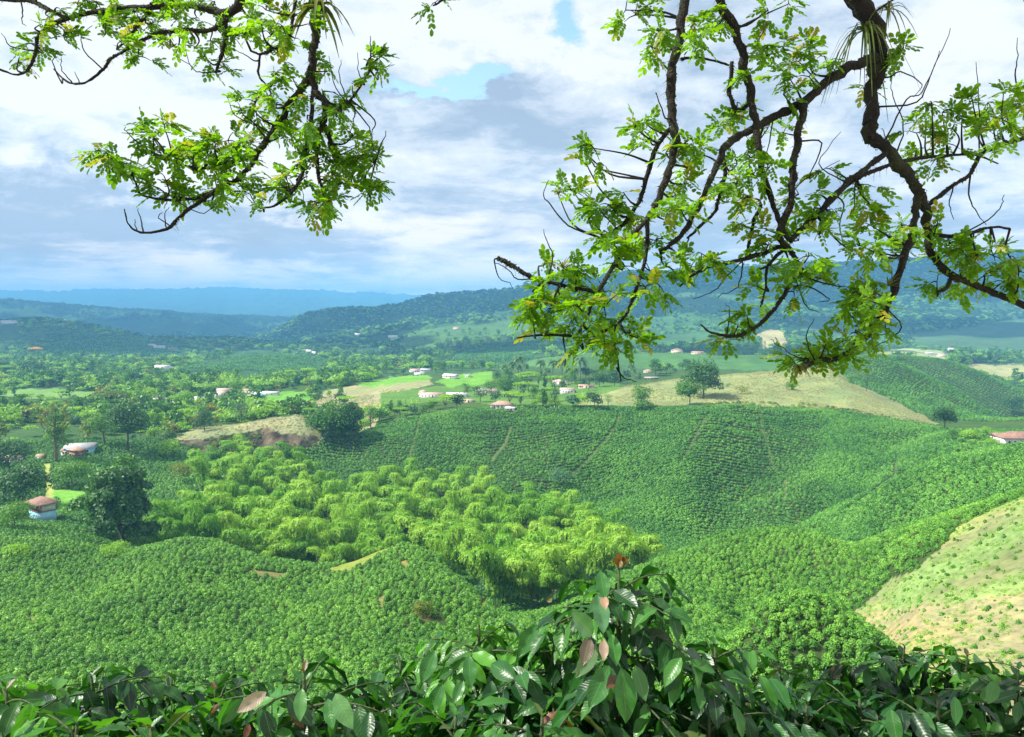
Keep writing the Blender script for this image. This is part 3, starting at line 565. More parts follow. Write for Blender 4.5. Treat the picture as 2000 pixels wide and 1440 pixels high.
# seedlings and weeds on the bare slope
n = 4200; sy = np.sqrt(rng.random(n)*(235**2-78**2)+78**2); sx = sy*(.3+.55*rng.random(n)); sx = np.round(sx/2.2)*2.2+rng.normal(size=n)*.3; sy = np.round(sy/2.0)*2.0+rng.normal(size=n)*.3
q = field(np.stack([sx, sy], 1), (3,)); nn = len(q[0]); SED = []
for i in range(3):
    V, Fc = bush_mesh(60, .26, .45, .11); SED.append(mesh('coffee_seedling', V, Fc, M_COF, link=False))
scatter('coffee_seedlings', np.stack([q[0], q[1], q[2]-.03], 1), .5+.9*rng.random(nn)**2, rng.random(nn)*6, SED, 'young coffee seedlings dotted over the bare slope on the right', 'seedlings')
n = 15000; sy = np.sqrt(rng.random(n)*(235**2-78**2)+78**2); sx = sy*(.3+.55*rng.random(n)); keep = fbm(sx/14+9, sy/9, 4) > -.12; q = field(np.stack([sx, sy], 1)[keep], (3,)); nn = len(q[0]); GRS = []
for i in range(3):
    V, Fc = bush_mesh(30, .38, .14, .07); GRS.append(mesh('grass_tuft', V, Fc, M_LITE, link=False))
scatter('grass', np.stack([q[0], q[1], q[2]-.02], 1), .5+.9*rng.random(nn), rng.random(nn)*6, GRS, 'patchy short grass on the bare slope on the right', 'grass')
FP = rows(20.0, 26.0, lambda y: 13+0*y, 5.0); fx, fy, fz, fu, fv = field(FP, (13,)); X_ = J(fx, fy, fz); scatter('coffee_shrubs', X_, 1.7+.9*rng.random(len(X_)), rng.random(len(X_))*6.28, COFS, 'dark plantation rows on the hills far behind the village', 'coffee field')
M_DRY = leafmat('dry_grass_blades', [(.22, .25, .10), (.33, .33, .16), (.27, .33, .12)], .15, nscale=.05, detail_obj=False)
V, Fc = bush_mesh(30, .55, .35, .14); DG = [mesh('dry_grass_tuft', V, Fc, M_DRY, link=False)]
n = 45000; gy = np.sqrt(rng.random(n)*(760**2-440**2)+440**2); gx = gy*(-.46+1.02*rng.random(n)); kp = fbm(gx/22, gy/30, 4) > -.08; q = field(np.stack([gx, gy], 1)[kp], (4,)); nn = len(q[0]); print('dry', nn)
scatter('dry_grass', np.stack([q[0], q[1], q[2]-.03], 1), .7+1.2*rng.random(nn), rng.random(nn)*6, DG, 'tufty dry grass on the pale fields of the ridge and the small hill', 'grass')
print('coffee', len(fx), len(nx), len(bx_), len(lx), len(rx), len(r2x))
# ------------------------------------------------------------------ BUILDINGS
W_WHITE = plain('white_wall', (.72, .70, .66), .8, .08, .8); W_BLUE = plain('pale_blue_wall', (.32, .62, .78), .8, .12, .5); W_WOOD = plain('wooden_wall', (.20, .11, .06), .8, .3, 1.5)
W_CREAM = plain('cream_wall', (.62, .55, .42), .8, .1, .8); GLS = plain('dark_window', (.03, .035, .04), .25, .2, 1.0); DOOR = plain('door_paint', (.22, .10, .05), .6, .2, 2.0); TRIM = plain('white_trim', (.7, .7, .68), .6, .05, 2.0); BRICK = plain('brick_wall', (.35, .16, .10), .85, .2, 1.5)
R_RED = roofmat('red_tile_roof', (.22, .11, .08), (.37, .22, .165)); R_ORG = roofmat('orange_tile_roof', (.32, .18, .12), (.48, .32, .24)); R_GRY = roofmat('grey_sheet_roof', (.36, .36, .38), (.50, .50, .53), 3.0); R_WHT = roofmat('white_sheet_roof', (.70, .68, .68), (.84, .80, .80), 3.0)
R_PNK = roofmat('faded_pink_roof', (.48, .27, .23), (.62, .42, .38)); R_BRN = roofmat('brown_tile_roof', (.22, .13, .09), (.34, .22, .17)); R_TUR = plain('turquoise_sheet', (.04, .55, .45), .5, .1, 1.0)
def roof_mb(w, d, h, rh, kind, ov=.55, th=.12):
    mb = MB(); x = w/2+ov; y = d/2+ov; e = h-.10
    r = x if kind != 'hip' else max(x-y, .2)
    if kind == 'shed':
        V = [(-x,-y,e),(x,-y,e),(x,y,e+rh),(-x,y,e+rh)]; V += [(a,b,c+th) for a,b,c in V]
        return mb.add(V, [(3,2,1,0),(4,5,6,7),(0,1,5,4),(1,2,6,5),(2,3,7,6),(3,0,4,7)])
    lo = [(-x,-y,e),(x,-y,e),(x,y,e),(-x,y,e),(-r,0,e+rh),(r,0,e+rh)]; V = lo+[(a,b,c+th) for a,b,c in lo]
    up = [(6,7,11,10),(8,9,10,11),(7,8,11),(9,6,10)]; dn = [(4,5,1,0),(5,4,3,2),(5,2,1),(4,0,3)]
    return mb.add(V, up+dn+[(0,1,7,6),(1,2,8,7),(2,3,9,8),(3,0,6,9)])
HPOS = []
def house(label, u, v, Y0, w, d, h, rh, kind, rz, wm, rm, wins=3, name='house', cat='house', door=True, at_=None, floor=0.0, chim=False, group=None):
    if at_ is None: X, Y, z = hit(u, v, Y0)
    else: X, Y, z = at_
    HPOS.append((X, Y, w)); root = empty(name, (X, Y, z-.3), math.radians(rz), label, cat, group); mb = MB(); mb.box(-w/2, -d/2, -2.0, w/2, d/2, h)
    if kind == 'gable':
        y_ = d/2-.02; zt = h-.1+rh*(1-0)*.98; k_ = rh*.93
        for sx in (-1, 1): x = sx*w/2; mb.add([(x, -y_, h-.02), (x, y_, h-.02), (x, 0, h-.02+k_*.86), (x-sx*.2, -y_, h-.02), (x-sx*.2, y_, h-.02), (x-sx*.2, 0, h-.02+k_*.86)], [(0,1,2),(5,4,3),(0,3,4,1),(1,4,5,2),(2,5,3,0)])
    mb.build('wall', wm, root); roof_mb(w, d, h, rh, kind).build('roof', rm, root)
    # windows on the two sides that face the valley path, a door in the long side
    def win(cx, cy, cz, ww, hh, side):
        f = MB(); t = .06
        if side == 'f': f.box(cx-ww/2, cy-t, cz-hh/2, cx+ww/2, cy+.02, cz+hh/2)
        else: f.box(cx-t*(1 if side == 'l' else -1)-.001, cy-ww/2, cz-hh/2, cx+.02*(1 if side == 'l' else -1), cy+ww/2, cz+hh/2)
        o = f.build('window', TRIM, root); g = MB(); q = .12
        if side == 'f': g.box(cx-ww/2+q, cy-t-.02, cz-hh/2+q, cx+ww/2-q, cy-t+.01, cz+hh/2-q)
        else: s_ = -1 if side == 'l' else 1; g.box(min(cx+s_*(t-.01), cx+s_*(t+.025)), cy-ww/2+q, cz-hh/2+q, max(cx+s_*(t-.01), cx+s_*(t+.025)), cy+ww/2-q, cz+hh/2-q)
        g.build('pane', GLS, o)
    zc = floor+h*.0+min(1.7, h*.6) if floor == 0 else floor+1.6
    xs = np.linspace(-w/2+w/(wins+1), w/2-w/(wins+1), wins) if wins else []
    for i, x in enumerate(xs):
        if door and i == wins//2:
            m2 = MB(); m2.box(x-.5, -d/2-.05, .3, x+.5, -d/2+.02, 2.4); m2.build('door', DOOR, root)
        else: win(x, -d/2, zc, 1.1, 1.2, 'f')
    if wins: win(-w/2, 0, zc, 1.1, 1.2, 'l'); win(w/2, 0, zc, 1.1, 1.2, 'r')
    if chim: c = MB(); c.box(w*.2, .3, h, w*.2+.7, 1.0, h+rh+.9); c.build('chimney', BRICK, root)
    return root
# blue based house with its gallery
X, Y, z = hit(84, 1014, 262); hb = empty('house', (X, Y, z+1.2), math.radians(-38), 'small two storey house with pale blue base, wooden gallery and red hip roof', 'house')
m = MB(); m.box(-4.4, -3.3, -2, 4.4, 3.3, 2.6); m.build('base_wall', W_BLUE, hb); m = MB(); m.box(-4.2, -1.6, 2.6, 4.2, 3.1, 5.6); m.build('wall', W_WHITE, hb)
m = MB(); m.box(-4.6, -3.5, 2.6, 4.6, 3.5, 2.85); m.build('floor_slab', W_WOOD, hb); roof_mb(9.6, 7.6, 5.7, 2.3, 'hip', .9).build('roof', R_RED, hb)
for i in range(6): m = MB(); x = -4.4+i*1.76; m.box(x-.08, -3.4, 2.85, x+.08, -3.24, 5.6); m.build('post', W_WOOD, hb)
m = MB(); m.box(-4.4, -3.36, 3.65, 4.4, -3.28, 3.8); m.box(-4.4, -3.36, 3.25, 4.4, -3.29, 3.33); [m.box(x-.04, -3.35, 2.85, x+.04, -3.30, 3.66) for x in np.arange(-4.2, 4.3, .35)]; m.build('railing', W_WOOD, hb)
m = MB(); m.box(-4.44, -3.2, 3.65, -4.36, 3.0, 3.8); [m.box(-4.43, y-.04, 2.85, -4.37, y+.04, 3.66) for y in np.arange(-3.1, -1.6, .35)]; m.build('railing', W_WOOD, hb)
for x in (-2.6, .2, 2.9): m = MB(); m.box(x-.5, -1.68, 3.6, x+.5, -1.58, 4.9); o = m.build('window', TRIM, hb); m = MB(); m.box(x-.4, -1.71, 3.7, x+.4, -1.67, 4.8); m.build('pane', GLS, o)
m = MB(); m.box(-1.6, -1.66, 2.87, -.7, -1.58, 4.9); m.build('door', DOOR, hb); m = MB(); m.box(-4.27, .2, 3.5, -4.18, 1.5, 4.9); m.build('shutter', W_BLUE, hb)
house('large farmhouse with a wide pale grey sheet roof and a blue side wall', 158, 884, 370, 15, 11, 3.6, 2.0, 'gable', 18, W_BLUE, R_GRY, 4)
house('wooden wing with an orange tiled hip roof in front of the grey roofed farmhouse', 152, 893, 350, 7.5, 6, 4.2, 1.7, 'hip', -35, W_WOOD, R_ORG, 3)
house('low white annex with a brown roof left of the orange roofed wing', 130, 890, 360, 4, 5, 3.0, 1.0, 'gable', 10, W_WHITE, R_BRN, 2)
house('red roofed white hut at the left edge above the dark trees', 26, 903, 350, 8.2, 6, 3.4, 1.5, 'hip', -20, W_WHITE, R_ORG, 3)
# small white oven house with an arched mouth
X, Y, z = hit(80, 898, 350); ov = empty('outdoor_oven', (X, Y, z-.1), math.radians(8), 'small white domed oven hut with a dark arched mouth and orange roof', 'oven'); m = MB(); m.box(-1.8, -1.6, -.5, 1.8, 1.6, 1.9); m.build('wall', W_WHITE, ov); roof_mb(3.6, 3.2, 1.9, 1.2, 'gable', .4).build('roof', R_ORG, ov)
m = MB(); pts = [(math.cos(a)*.7, -1.63, .9+math.sin(a)*.7) for a in np.linspace(0, math.pi, 9)]+[(-.7, -1.63, 0), (.7, -1.63, 0)]; m.add(pts+[(a, -1.58, c) for a, b, c in pts], [tuple(range(11)), tuple(range(21, 10, -1))]+[(i, (i+1) % 11, 11+(i+1) % 11, 11+i) for i in range(11)]); m.build('oven_mouth', GLS, ov)
HS = [
 ('white roofed barn standing alone on the bright green lawn behind the village', 880,739,800,16,9,3.2,1.8,'gable',-28,W_WHITE,R_WHT,2,'barn'),
 ('tiny grey shed just right of the white roofed barn', 914,737,800,7,4,2.2,.6,'gable',0,W_WHITE,R_GRY,2,'shed'),
 ('long low white house with a faded red roof at the left end of the village', 842,776,640,21,7,2.8,1.6,'gable',3,W_WHITE,R_PNK,6,'house'),
 ('small tiled kiosk behind the left end of the long red roofed house', 826,770,660,6,5,2.6,1.3,'hip',10,W_CREAM,R_PNK,2,'house'),
 ('long white shed with a pale sheet roof in the middle of the village', 893,775,640,19,8,2.8,1.3,'gable',-2,W_WHITE,R_WHT,4,'shed'),
 ('wide blue grey roofed hall right of the long white shed', 948,768,680,18,10,3.0,1.6,'gable',-4,W_CREAM,R_GRY,4,'hall'),
 ('brown roofed lean-to at the right end of the grey roofed hall', 966,768,690,9,7,2.6,1.2,'gable',2,W_WOOD,R_BRN,2,'shed'),
 ('cottage with a large orange tiled roof above the coffee field', 980,802,555,14,9,3.0,2.3,'hip',-14,W_WHITE,R_ORG,4,'house'),
 ('little white outhouse at the right foot of the orange roofed cottage', 997,806,545,6,4,2.3,.8,'gable',-14,W_WHITE,R_WHT,2,'shed'),
 ('small red soil coloured shed left of the orange roofed cottage', 915,786,600,9,4,1.8,.8,'gable',4,W_CREAM,R_PNK,1,'shed'),
 ('two storey white village house with a pink tiled roof among the garden trees', 1094,752,700,15,9,4.2,2.2,'hip',8,W_WHITE,R_PNK,4,'house'),
 ('white house with a pink roof edge in front of the two storey village house', 1107,768,650,13,7,3.4,1.4,'gable',6,W_WHITE,R_PNK,4,'house'),
 ('yellowish low building right of the village houses', 1145,758,700,14,6,2.4,1.0,'gable',-3,W_CREAM,R_ORG,3,'house'),
 ('brown roofed shelter at the far side of the dry field', 1272,741,760,15,5,2.0,.7,'gable',2,W_WOOD,R_GRY,3,'shelter'),
 ('small orange roofed house behind the hedge left of the dry field', 1266,728,850,11,7,2.6,1.6,'hip',5,W_CREAM,R_ORG,3,'house'),
 ('pale house with a grey roof, left one of the cluster behind the lawn', 810,727,1000,15,9,3.4,1.8,'gable',25,W_WHITE,R_PNK,3,'house'),
 ('white house with a light roof, right one of the cluster behind the lawn', 832,726,1000,16,9,3.2,1.8,'gable',-15,W_WHITE,R_GRY,3,'house'),
 ('low white shed in front of the cluster behind the lawn', 819,732,950,14,6,2.2,.8,'gable',12,W_WHITE,R_WHT,2,'shed'),
 ('small house with a pinkish roof at the left edge of the lawn', 690,745,900,12,7,2.8,1.5,'gable',10,W_WHITE,R_PNK,2,'house'),
 ('brick red two storey house on the green hill behind the village', 1322,690,1150,17,10,5,2.5,'hip',0,W_CREAM,R_BRN,4,'house'),
 ('low house with an orange roof right of the brick red house on the green hill', 1362,692,1150,18,8,3,1.8,'gable',6,W_CREAM,R_ORG,3,'house'),
 ('white block shaped house in the dark green plantation on the left', 318,722,1200,22,9,6.5,.9,'gable',4,W_WHITE,R_WHT,5,'house'),
 ('low grey shed beside the white block house on the left', 334,721,1250,12,8,3,.8,'gable',-4,W_WHITE,R_GRY,2,'shed'),
 ('long white house near the yellow flowering tree on the left', 178,700,1500,34,10,4,1.8,'gable',3,W_WHITE,R_GRY,5,'house'),
 ('pale house right of the long white house on the left', 203,699,1500,14,9,5,1.6,'gable',-6,W_WHITE,R_WHT,2,'house'),
 ('white cottage at the left edge beside the yellow flowering tree', 28,697,1500,16,9,5,2,'gable',3,W_WHITE,R_WHT,3,'house'),
 ('low brownish roofed cottage between the white cottage and the yellow tree', 47,699,1500,22,9,3,1.6,'gable',-4,W_CREAM,R_PNK,3,'house'),
 ('largest pale building of the hamlet on the dark hill', 312,681,1950,30,12,6,3,'gable',12,W_WHITE,R_GRY,4,'house'),
 ('red roofed house at the right end of the hamlet on the dark hill', 338,684,1950,24,10,4,3,'gable',-8,W_CREAM,R_RED,3,'house'),
 ('pale roofed house at the left end of the hamlet on the dark hill', 297,676,1950,20,10,4,2,'gable',5,W_WHITE,R_PNK,3,'house'),
 ('turquoise roofed shed below the hamlet on the dark hill', 346,687,1950,16,8,2.5,1,'gable',-5,W_WHITE,R_TUR,1,'shed'),
 ('white house with two gables in the trees left of the valley settlement', 310,780,600,9,6,2.8,1.4,'gable',6,W_WHITE,R_WHT,2,'house'),
 ('small red roofed house in the trees left of the valley settlement', 330,786,600,8,6,2.8,1.4,'gable',-6,W_WHITE,R_RED,2,'house'),
 ('low pale house right of the small red roofed house in the trees', 345,788,600,8,5,2.4,1.2,'gable',4,W_WHITE,R_PNK,2,'house'),
 ('row house with a grey roof at the near end of the valley settlement', 395,782,640,14,6,2.8,1.2,'gable',3,W_WHITE,R_GRY,3,'house'),
 ('house with a white roof in the middle of the valley settlement', 418,778,660,13,7,3,1.4,'gable',12,W_WHITE,R_WHT,3,'house'),
 ('tall pale house at the upper end of the valley settlement', 437,772,700,12,9,5.5,1.8,'gable',8,W_CREAM,R_PNK,2,'house'),
 ('long white workshop roof beside the lime green hill', 515,772,760,30,9,3,1.2,'gable',-3,W_WHITE,R_WHT,5,'workshop'),
 ('small tiled house left of the long white workshop', 482,768,760,12,8,3,1.8,'hip',4,W_CREAM,R_ORG,2,'house'),
 ('turquoise shed in front of the long white workshop', 505,777,700,9,5,2.4,1,'gable',2,R_TUR,R_TUR,1,'shed'),
 ('white house with a pink gable on the far right hillside fields', 1838,704,1600,20,10,4,2.4,'gable',6,W_WHITE,R_PNK,3,'house'),
 ('low white house left of the pink gabled house on the right', 1815,704,1600,16,8,3,1.5,'gable',-6,W_WHITE,R_WHT,2,'house'),
 ('tall white house on the far right hillside', 1892,698,1650,18,11,6.5,2,'gable',10,W_WHITE,R_WHT,3,'house'),
 ('tiny white house high up between the fields on the far right', 1857,685,2100,18,10,5,2,'gable',0,W_WHITE,R_WHT,2,'house'),
 ('pale long building at the left edge on the far dark ridge', 18,632,2450,52,14,7,3,'gable',-4,W_WHITE,R_GRY,4,'building'),
 ('small pale building right of the long one on the far dark ridge', 128,628,2500,30,12,5,2,'gable',3,W_CREAM,R_GRY,3,'building'),
 ('small white house on the slope below the mountain ridge', 698,657,2700,22,12,6,3,'gable',10,W_WHITE,R_WHT,2,'house'),
 ('white house at the foot of the mountain ridge near the pale fields', 768,661,2700,34,12,6,3,'gable',-8,W_WHITE,R_WHT,3,'house'),
 ('orange roofed house in the pale green fields below the mountain', 892,645,2700,24,12,6,4,'gable',8,W_CREAM,R_ORG,2,'house'),
 ('white house under the branches on the green mountain foot', 1042,652,2600,24,12,7,3,'gable',-5,W_WHITE,R_WHT,2,'house'),
]
for t in HS: house(t[0], t[1], t[2], t[3], t[4], t[5], t[6], t[7], t[8], t[9], t[10], t[11], t[12], t[13], t[13])
# red roofed country house on the right
house('white country house with a big red brown tiled roof at the right edge', 1985, 866, 392, 17, 9, 3.6, 3.0, 'hip', -6, W_WHITE, R_RED, 5)
house('low rear wing with a brown roof left of the country house at the right edge', 1950, 860, 400, 6, 6, 2.8, 1.4, 'gable', -6, W_CREAM, R_BRN, 2)
# plastic greenhouses
for i, (u, v) in enumerate([(600, 686), (615, 690)]):
    X, Y, z = hit(u, v, 1800); g = empty('greenhouse', (X, Y, z), math.radians(-52), ['long white plastic greenhouse running downhill, left one', 'long white plastic greenhouse running downhill, right one'][i], 'greenhouse', 'greenhouses on the middle hill'); m = MB(); n_ = 9; P = []
    for x in (-30, 30): P += [(x, math.cos(a)*5, math.sin(a)*4) for a in np.linspace(0, math.pi, n_)]
    m.add(P, [(j, j+1, n_+j+1, n_+j) for j in range(n_-1)]+[tuple(range(n_)), tuple(range(2*n_-1, n_-1, -1))]); m.build('cover', W_WHITE, g)
# little fence posts along the small hill
for i, (u, v) in enumerate([(378, 832), (381, 838), (1076, 800), (1083, 799), (1091, 800)]):
    X, Y, z = hit(u, v, 480); m = MB(); m.tube([(0, 0, -.3), (0, 0, 1.9)], .13, 6); o = m.build('post', W_WHITE); o.location = (X, Y, z); tag(o, 'short white post on the edge of the small dry hilltop' if i < 2 else 'short white post by the coffee field edge below the village', 'post', 'posts on the small hilltop' if i < 2 else 'posts below the village')
# ------------------------------------------------------------------ BAMBOO GROVE
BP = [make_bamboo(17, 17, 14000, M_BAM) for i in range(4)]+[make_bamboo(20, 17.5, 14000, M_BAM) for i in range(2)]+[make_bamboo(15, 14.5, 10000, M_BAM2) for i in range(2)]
P_GROVE = [(395,872),(430,858),(465,855),(520,872),(580,865),(615,885),(625,912),(640,945),(690,925),(740,905),(800,897),(865,908),(930,902),(950,915),(962,945),(1020,950),(1080,958),(1135,975),(1200,1000),(1240,1035),(1250,1050),(1190,1058),(1140,1055),(1110,1085),(1075,1090),(1050,1130),(1010,1090),(960,1060),(900,1050),(850,1035),(800,1040),(740,1060),(680,1075),(600,1080),(540,1075),(480,1065),(440,1055),(410,1020),(360,1040),(312,1042),(305,1008),(340,975),(395,955),(400,930),(392,900)]
bam = []; tries = 0
while tries < 14000 and len(bam) < 260:
    tries += 1; u = 300+960*rng.random(); v = 852+285*rng.random()
    if not inpoly(np.array([u]), np.array([v]), P_GROVE)[0]: continue
    if any(((u-b[0])/31)**2+((v-b[1])/19)**2 < 1 for b in bam): continue
    a, s = ray(u, v); Yt = 262+(1060-v)*.62 if v < 1060 else 262-(v-1060)*.5
    Yt = min(max(Yt, 225), 400); hh = 13+9*rng.random()
    Ys = np.arange(226, 470, 1.0); Zg = gz(a*Ys, Ys)
    e = np.abs(Zg+hh-s*Ys)+.02*np.abs(Ys-Yt); Y = float(Ys[int(np.argmin(e))]); Zt = s*Y; zg = gz1(a*Y, Y); need = Zt-zg
    bam.append((u, v, a*Y, Y, zg, float(np.clip(need, 8.5, 24))))
print('bamboo', len(bam))
used = set()
for (u, v, X, Y, z, hh) in bam:
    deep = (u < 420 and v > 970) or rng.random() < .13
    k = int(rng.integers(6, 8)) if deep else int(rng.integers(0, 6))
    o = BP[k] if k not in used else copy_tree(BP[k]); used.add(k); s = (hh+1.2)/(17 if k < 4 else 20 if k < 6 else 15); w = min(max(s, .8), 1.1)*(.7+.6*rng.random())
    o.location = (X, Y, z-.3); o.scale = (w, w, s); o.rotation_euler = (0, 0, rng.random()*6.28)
    if k >= 6: tag(o, 'deeper green feathery bamboo clump standing in the bamboo grove', 'bamboo', 'darker bamboo in the valley grove')
    else: tag(o, 'yellow green feathery bamboo clump arching over in the sunlit grove on the valley floor', 'bamboo', 'bright bamboo in the valley grove')
for k in range(8):
    if k not in used:
        for c in list(BP[k].children): bpy.data.objects.remove(c)
        bpy.data.objects.remove(BP[k])
def clear(X, Y):
    ok = np.ones(len(X), bool)
    for hx, hy, w in HPOS: ok &= ~((np.abs(X-hx*Y/hy) < w*.62+1.5) & (Y < hy+8) & (Y > hy*.90))
    return ok
# ------------------------------------------------------------------ TREES
def px(Y): return Y/F          # metres per photo pixel
def named(u, v, Y0, wpx, hpx, kind, fol, label, n=1500, cat='tree', under=-.35, name='tree', cs=None, Y=None):
    if Y: X = float(ray(u, v)[0])*Y; z = gz1(X, Y)
    else: X, Y, z = hit(u, v, Y0)
    s = px(Y); H = max(hpx*s, 1.5); W = wpx*s
    return make_tree(kind, H, W, int(n*1.9), cs or max(.14, W*.021), fol, name=name, label=label, cat=cat, loc=(X, Y, z-.2), under=under)
NT = [
 (245,1085,262,155,180,'layer',M_DARK,'tall dark spreading tree beside the bamboo on the left',7000),
 (225,1048,262,165,165,'layer',M_TREE,'broad layered tree with bright top branches left of the bamboo',4600),
 (982,1185,205,88,112,'round',M_GREY,'rounded grey green tree in front of the bamboo grove',3200),
 (826,1208,120,48,44,'round',M_ORNG,'small round brownish green tree among coffee shrubs in the middle',900),
 (225,1098,225,66,38,'bush',M_LITE,'low pale green bushy tree on the crest of the near left slope',900),
 (30,1085,225,90,28,'bush',M_LITE,'pale leafy scrub at the left edge below the blue based house',700),
 (250,885,430,90,125,'round',M_DARK,'big dark round tree right of the grey roofed farmhouse',2600),
 (205,872,430,60,85,'round',M_TREE,'green tree directly behind the grey roofed farmhouse',1400),
 (400,842,480,42,52,'round',M_DARK,'lone dark tree standing on the small dry hilltop',1200),
 (472,828,480,36,52,'round',M_GREY,'pale thin tree on the far side of the small dry hilltop',700),
 (655,860,500,105,85,'round',M_TREE,'wide green tree clump right of the small dry hill',2600),
 (690,862,495,60,78,'tall',M_DARK,'dark tree at the right end of the clump by the small dry hill',1500),
 (724,842,520,28,50,'tall',M_DARK,'slim dark tree on the track below the village',700),
 (1095,952,380,55,42,'round',M_GREY,'lone shade tree in the coffee rows behind the bamboo',900),
 (1347,799,560,60,58,'round',M_TREE,'light green tree in front of the dark tree on the dry field edge',2200),
 (1374,799,590,76,88,'round',M_DARK,'large dark tree at the lower edge of the dry field',3400),
 (1252,802,560,50,56,'round',M_TREE,'medium tree at the lower left edge of the dry field',1300),
 (1255,808,552,58,24,'bush',M_TREE,'low bush cluster at the foot of the medium tree on the dry field edge',800),
 (1422,760,600,16,14,'bush',M_DARK,'tiny dark bush in the middle of the dry field',250),
 (1449,770,600,30,20,'round',M_ORNG,'small olive tree in the middle of the dry field',500),
 (1545,762,600,36,18,'bush',M_TREE,'wide low bush high on the dry field',500),
 (1692,765,640,18,36,'tall',M_DARK,'single slim tree on the green ridge right of the dry field',450),
 (1845,843,500,55,56,'round',M_DARK,'dark round tree beside the red roofed house on the right',2200),
 (1975,812,700,44,46,'round',M_DARK,'dark tree at the right edge above the red roofed house',1100),
 (1755,707,1050,26,14,'flat',M_DARK,'small flat topped tree on the skyline of the green ridge',400),
 (1085,800,560,26,42,'tall',M_DARK,'small dark tree on the coffee field edge below the village',700),
 (1130,800,560,52,30,'round',M_LITE,'pale low tree on the coffee field edge near the village',800),
 (1187,800,560,22,30,'round',M_TREE,'small round bush tree on the coffee field edge right of the pale tree',500),
 (1150,765,700,20,34,'tall',M_DARK,'small dark tree beside the village track',500),
 (1060,800,560,40,34,'round',M_LITE,'light green tree right of the orange roofed cottage',800),
 (912,776,640,26,34,'round',M_DARK,'dark round tree in front of the long village sheds',700),
 (938,790,600,36,40,'round',M_DARK,'spreading dark tree left of the orange roofed cottage',900),
 (960,772,640,34,40,'round',M_TREE,'tree between the village sheds and the cottage',800),
 (985,776,660,38,52,'round',M_TREE,'tall tree in the village garden right of the sheds',1100),
 (1032,765,700,56,42,'flat',M_LITE,'flat topped bright green tree in the village garden',1200),
 (1010,762,700,30,36,'round',M_TREE,'round green tree under the flat topped bright tree',700),
 (1048,788,600,30,24,'round',M_TREE,'small garden tree in front of the pink roofed village house',500),
 (830,700,1300,40,26,'round',M_DARK,'dark tree clump behind the white roofed cluster',500),
 (65,745,800,50,50,'round',M_DARK,'round dark tree on the left in front of the yellow flowering tree',900),
 (70,702,1100,30,26,'flat',M_YELL,'yellow flowering tree far off on the left',500),
 (215,800,600,70,38,'flat',M_ORNG,'broad tree with an orange yellow flowering top on the left',1200),
 (108,905,380,70,105,'layer',M_TREE,'tree behind the tall bare limbed tree on the left',1100),
 (45,985,282,110,85,'round',M_DARK,'dark tree mass behind the blue based house',2600),
 (20,930,330,90,75,'round',M_DARK,'dark bushy tree at the left edge below the red roofed hut',1800),
 (140,950,330,80,60,'round',M_TREE,'green tree between the path and the farmhouse',1500),
 (112,1002,295,22,34,'tall',M_DARK,'small dark conical tree beside the lawn behind the blue based house',500),
 (28,1035,262,70,62,'round',M_TREE,'round green tree on the left of the blue based house',1500),
 (185,1000,300,70,40,'layer',M_ORNG,'olive tree at the right end of the lawn',900),
 (360,960,400,70,48,'round',M_ORNG,'olive green tree between the dark tree and the bamboo',900),
]
for t in NT: named(t[0], t[1], t[2], t[3], t[4], t[5], t[6], t[7], t[8])
# tall, nearly bare tree with mossy limbs by the farmhouse
X, Y, z = hit(110, 905, 330); s = px(Y); root = empty('tree', (X, Y, z-.3), 0, 'tall sparse tree with thick bare mossy limbs beside the farmhouse', 'tree'); H = 118*s
mb = MB(); mb.tube(crom([(0,0,0),(.1,0,H*.3),(-.1,.1,H*.6),(.2,0,H*.8)], 4), np.linspace(1.0, .4, 13), 8); tips = []
for k in range(13):
    az = k*2.4; h0 = H*(.38+.035*k); L = H*(.16+.16*rng.random()); e = np.array([L*math.cos(az), L*math.sin(az)*.6, h0+H*(.12+.12*rng.random())]); P = crom([(0,0,h0), (e[0]*.6, e[1]*.6, h0+H*.05), e], 4); mb.tube(P, np.linspace(.4, .1, len(P)), 6); tips.append(e)
    e2 = e+np.array([rng.normal()*1.5, rng.normal(), 1.8]); mb.tube([e*.9, e2], [.14, .05], 5); tips.append(e2)
mb.build('trunk', plain('mossy_limb', (.13, .14, .05), .9, .4, .8, .5), root, True)
V, Fc = lobes_mesh([tuple(t)+(1.2, 1.2, .9) for t in tips], 1500, .28); mesh('crown', V, Fc, M_ORNG, root)
# palms of the village garden
PB_ = [(1000,738,30),(985,740,26),(1012,742,28),(1026,736,24),(1055,738,34),(1080,742,38),(1098,742,40),(1133,742,44),(1068,746,26),(1232,738,26),(1012,730,34),(1122,748,28),(1236,742,20),(1110,746,30)]
pm = None; pl = ['left end', 'second from left', 'third from left', 'shorter one', 'free standing one', 'taller one', 'tall one', 'tallest one', 'low one', 'right hand one', 'rear one', 'small one', 'far right one', 'middle one']
for i, (u, v, h) in enumerate(PB_):
    X, Y, z = hit(u, v, 760); H = (h*.9+2)*px(Y)
    if pm is None: pm = make_palm(9, nf=22, fl=3.9); o = pm
    else: o = copy_tree(pm)
    o.location = (X, Y, z-.3); q = H/9; o.scale = (q, q, q); o.rotation_euler = (0, 0, rng.random()*6); tag(o, 'tall slim palm with a tufted head in the row behind the village garden', 'palm', 'palms behind the village')
for i, (u, v) in enumerate([(748,792),(762,790),(778,788),(792,789),(806,786),(820,785)]):
    X, Y, z = hit(u, v, 560); make_banana((X, Y, z), 'banana plant in the bright leafy strip left of the village sheds', 1.5, 'banana plants left of the village')
for i, (u, v) in enumerate([(1868,885),(1885,880),(1900,872),(1915,876),(1878,868),(1905,862)]):
    X, Y, z = hit(u, v, 300); make_banana((X, Y, z), 'banana plant growing left of the red roofed house on the right', 1.3, 'banana plants by the right hand house')
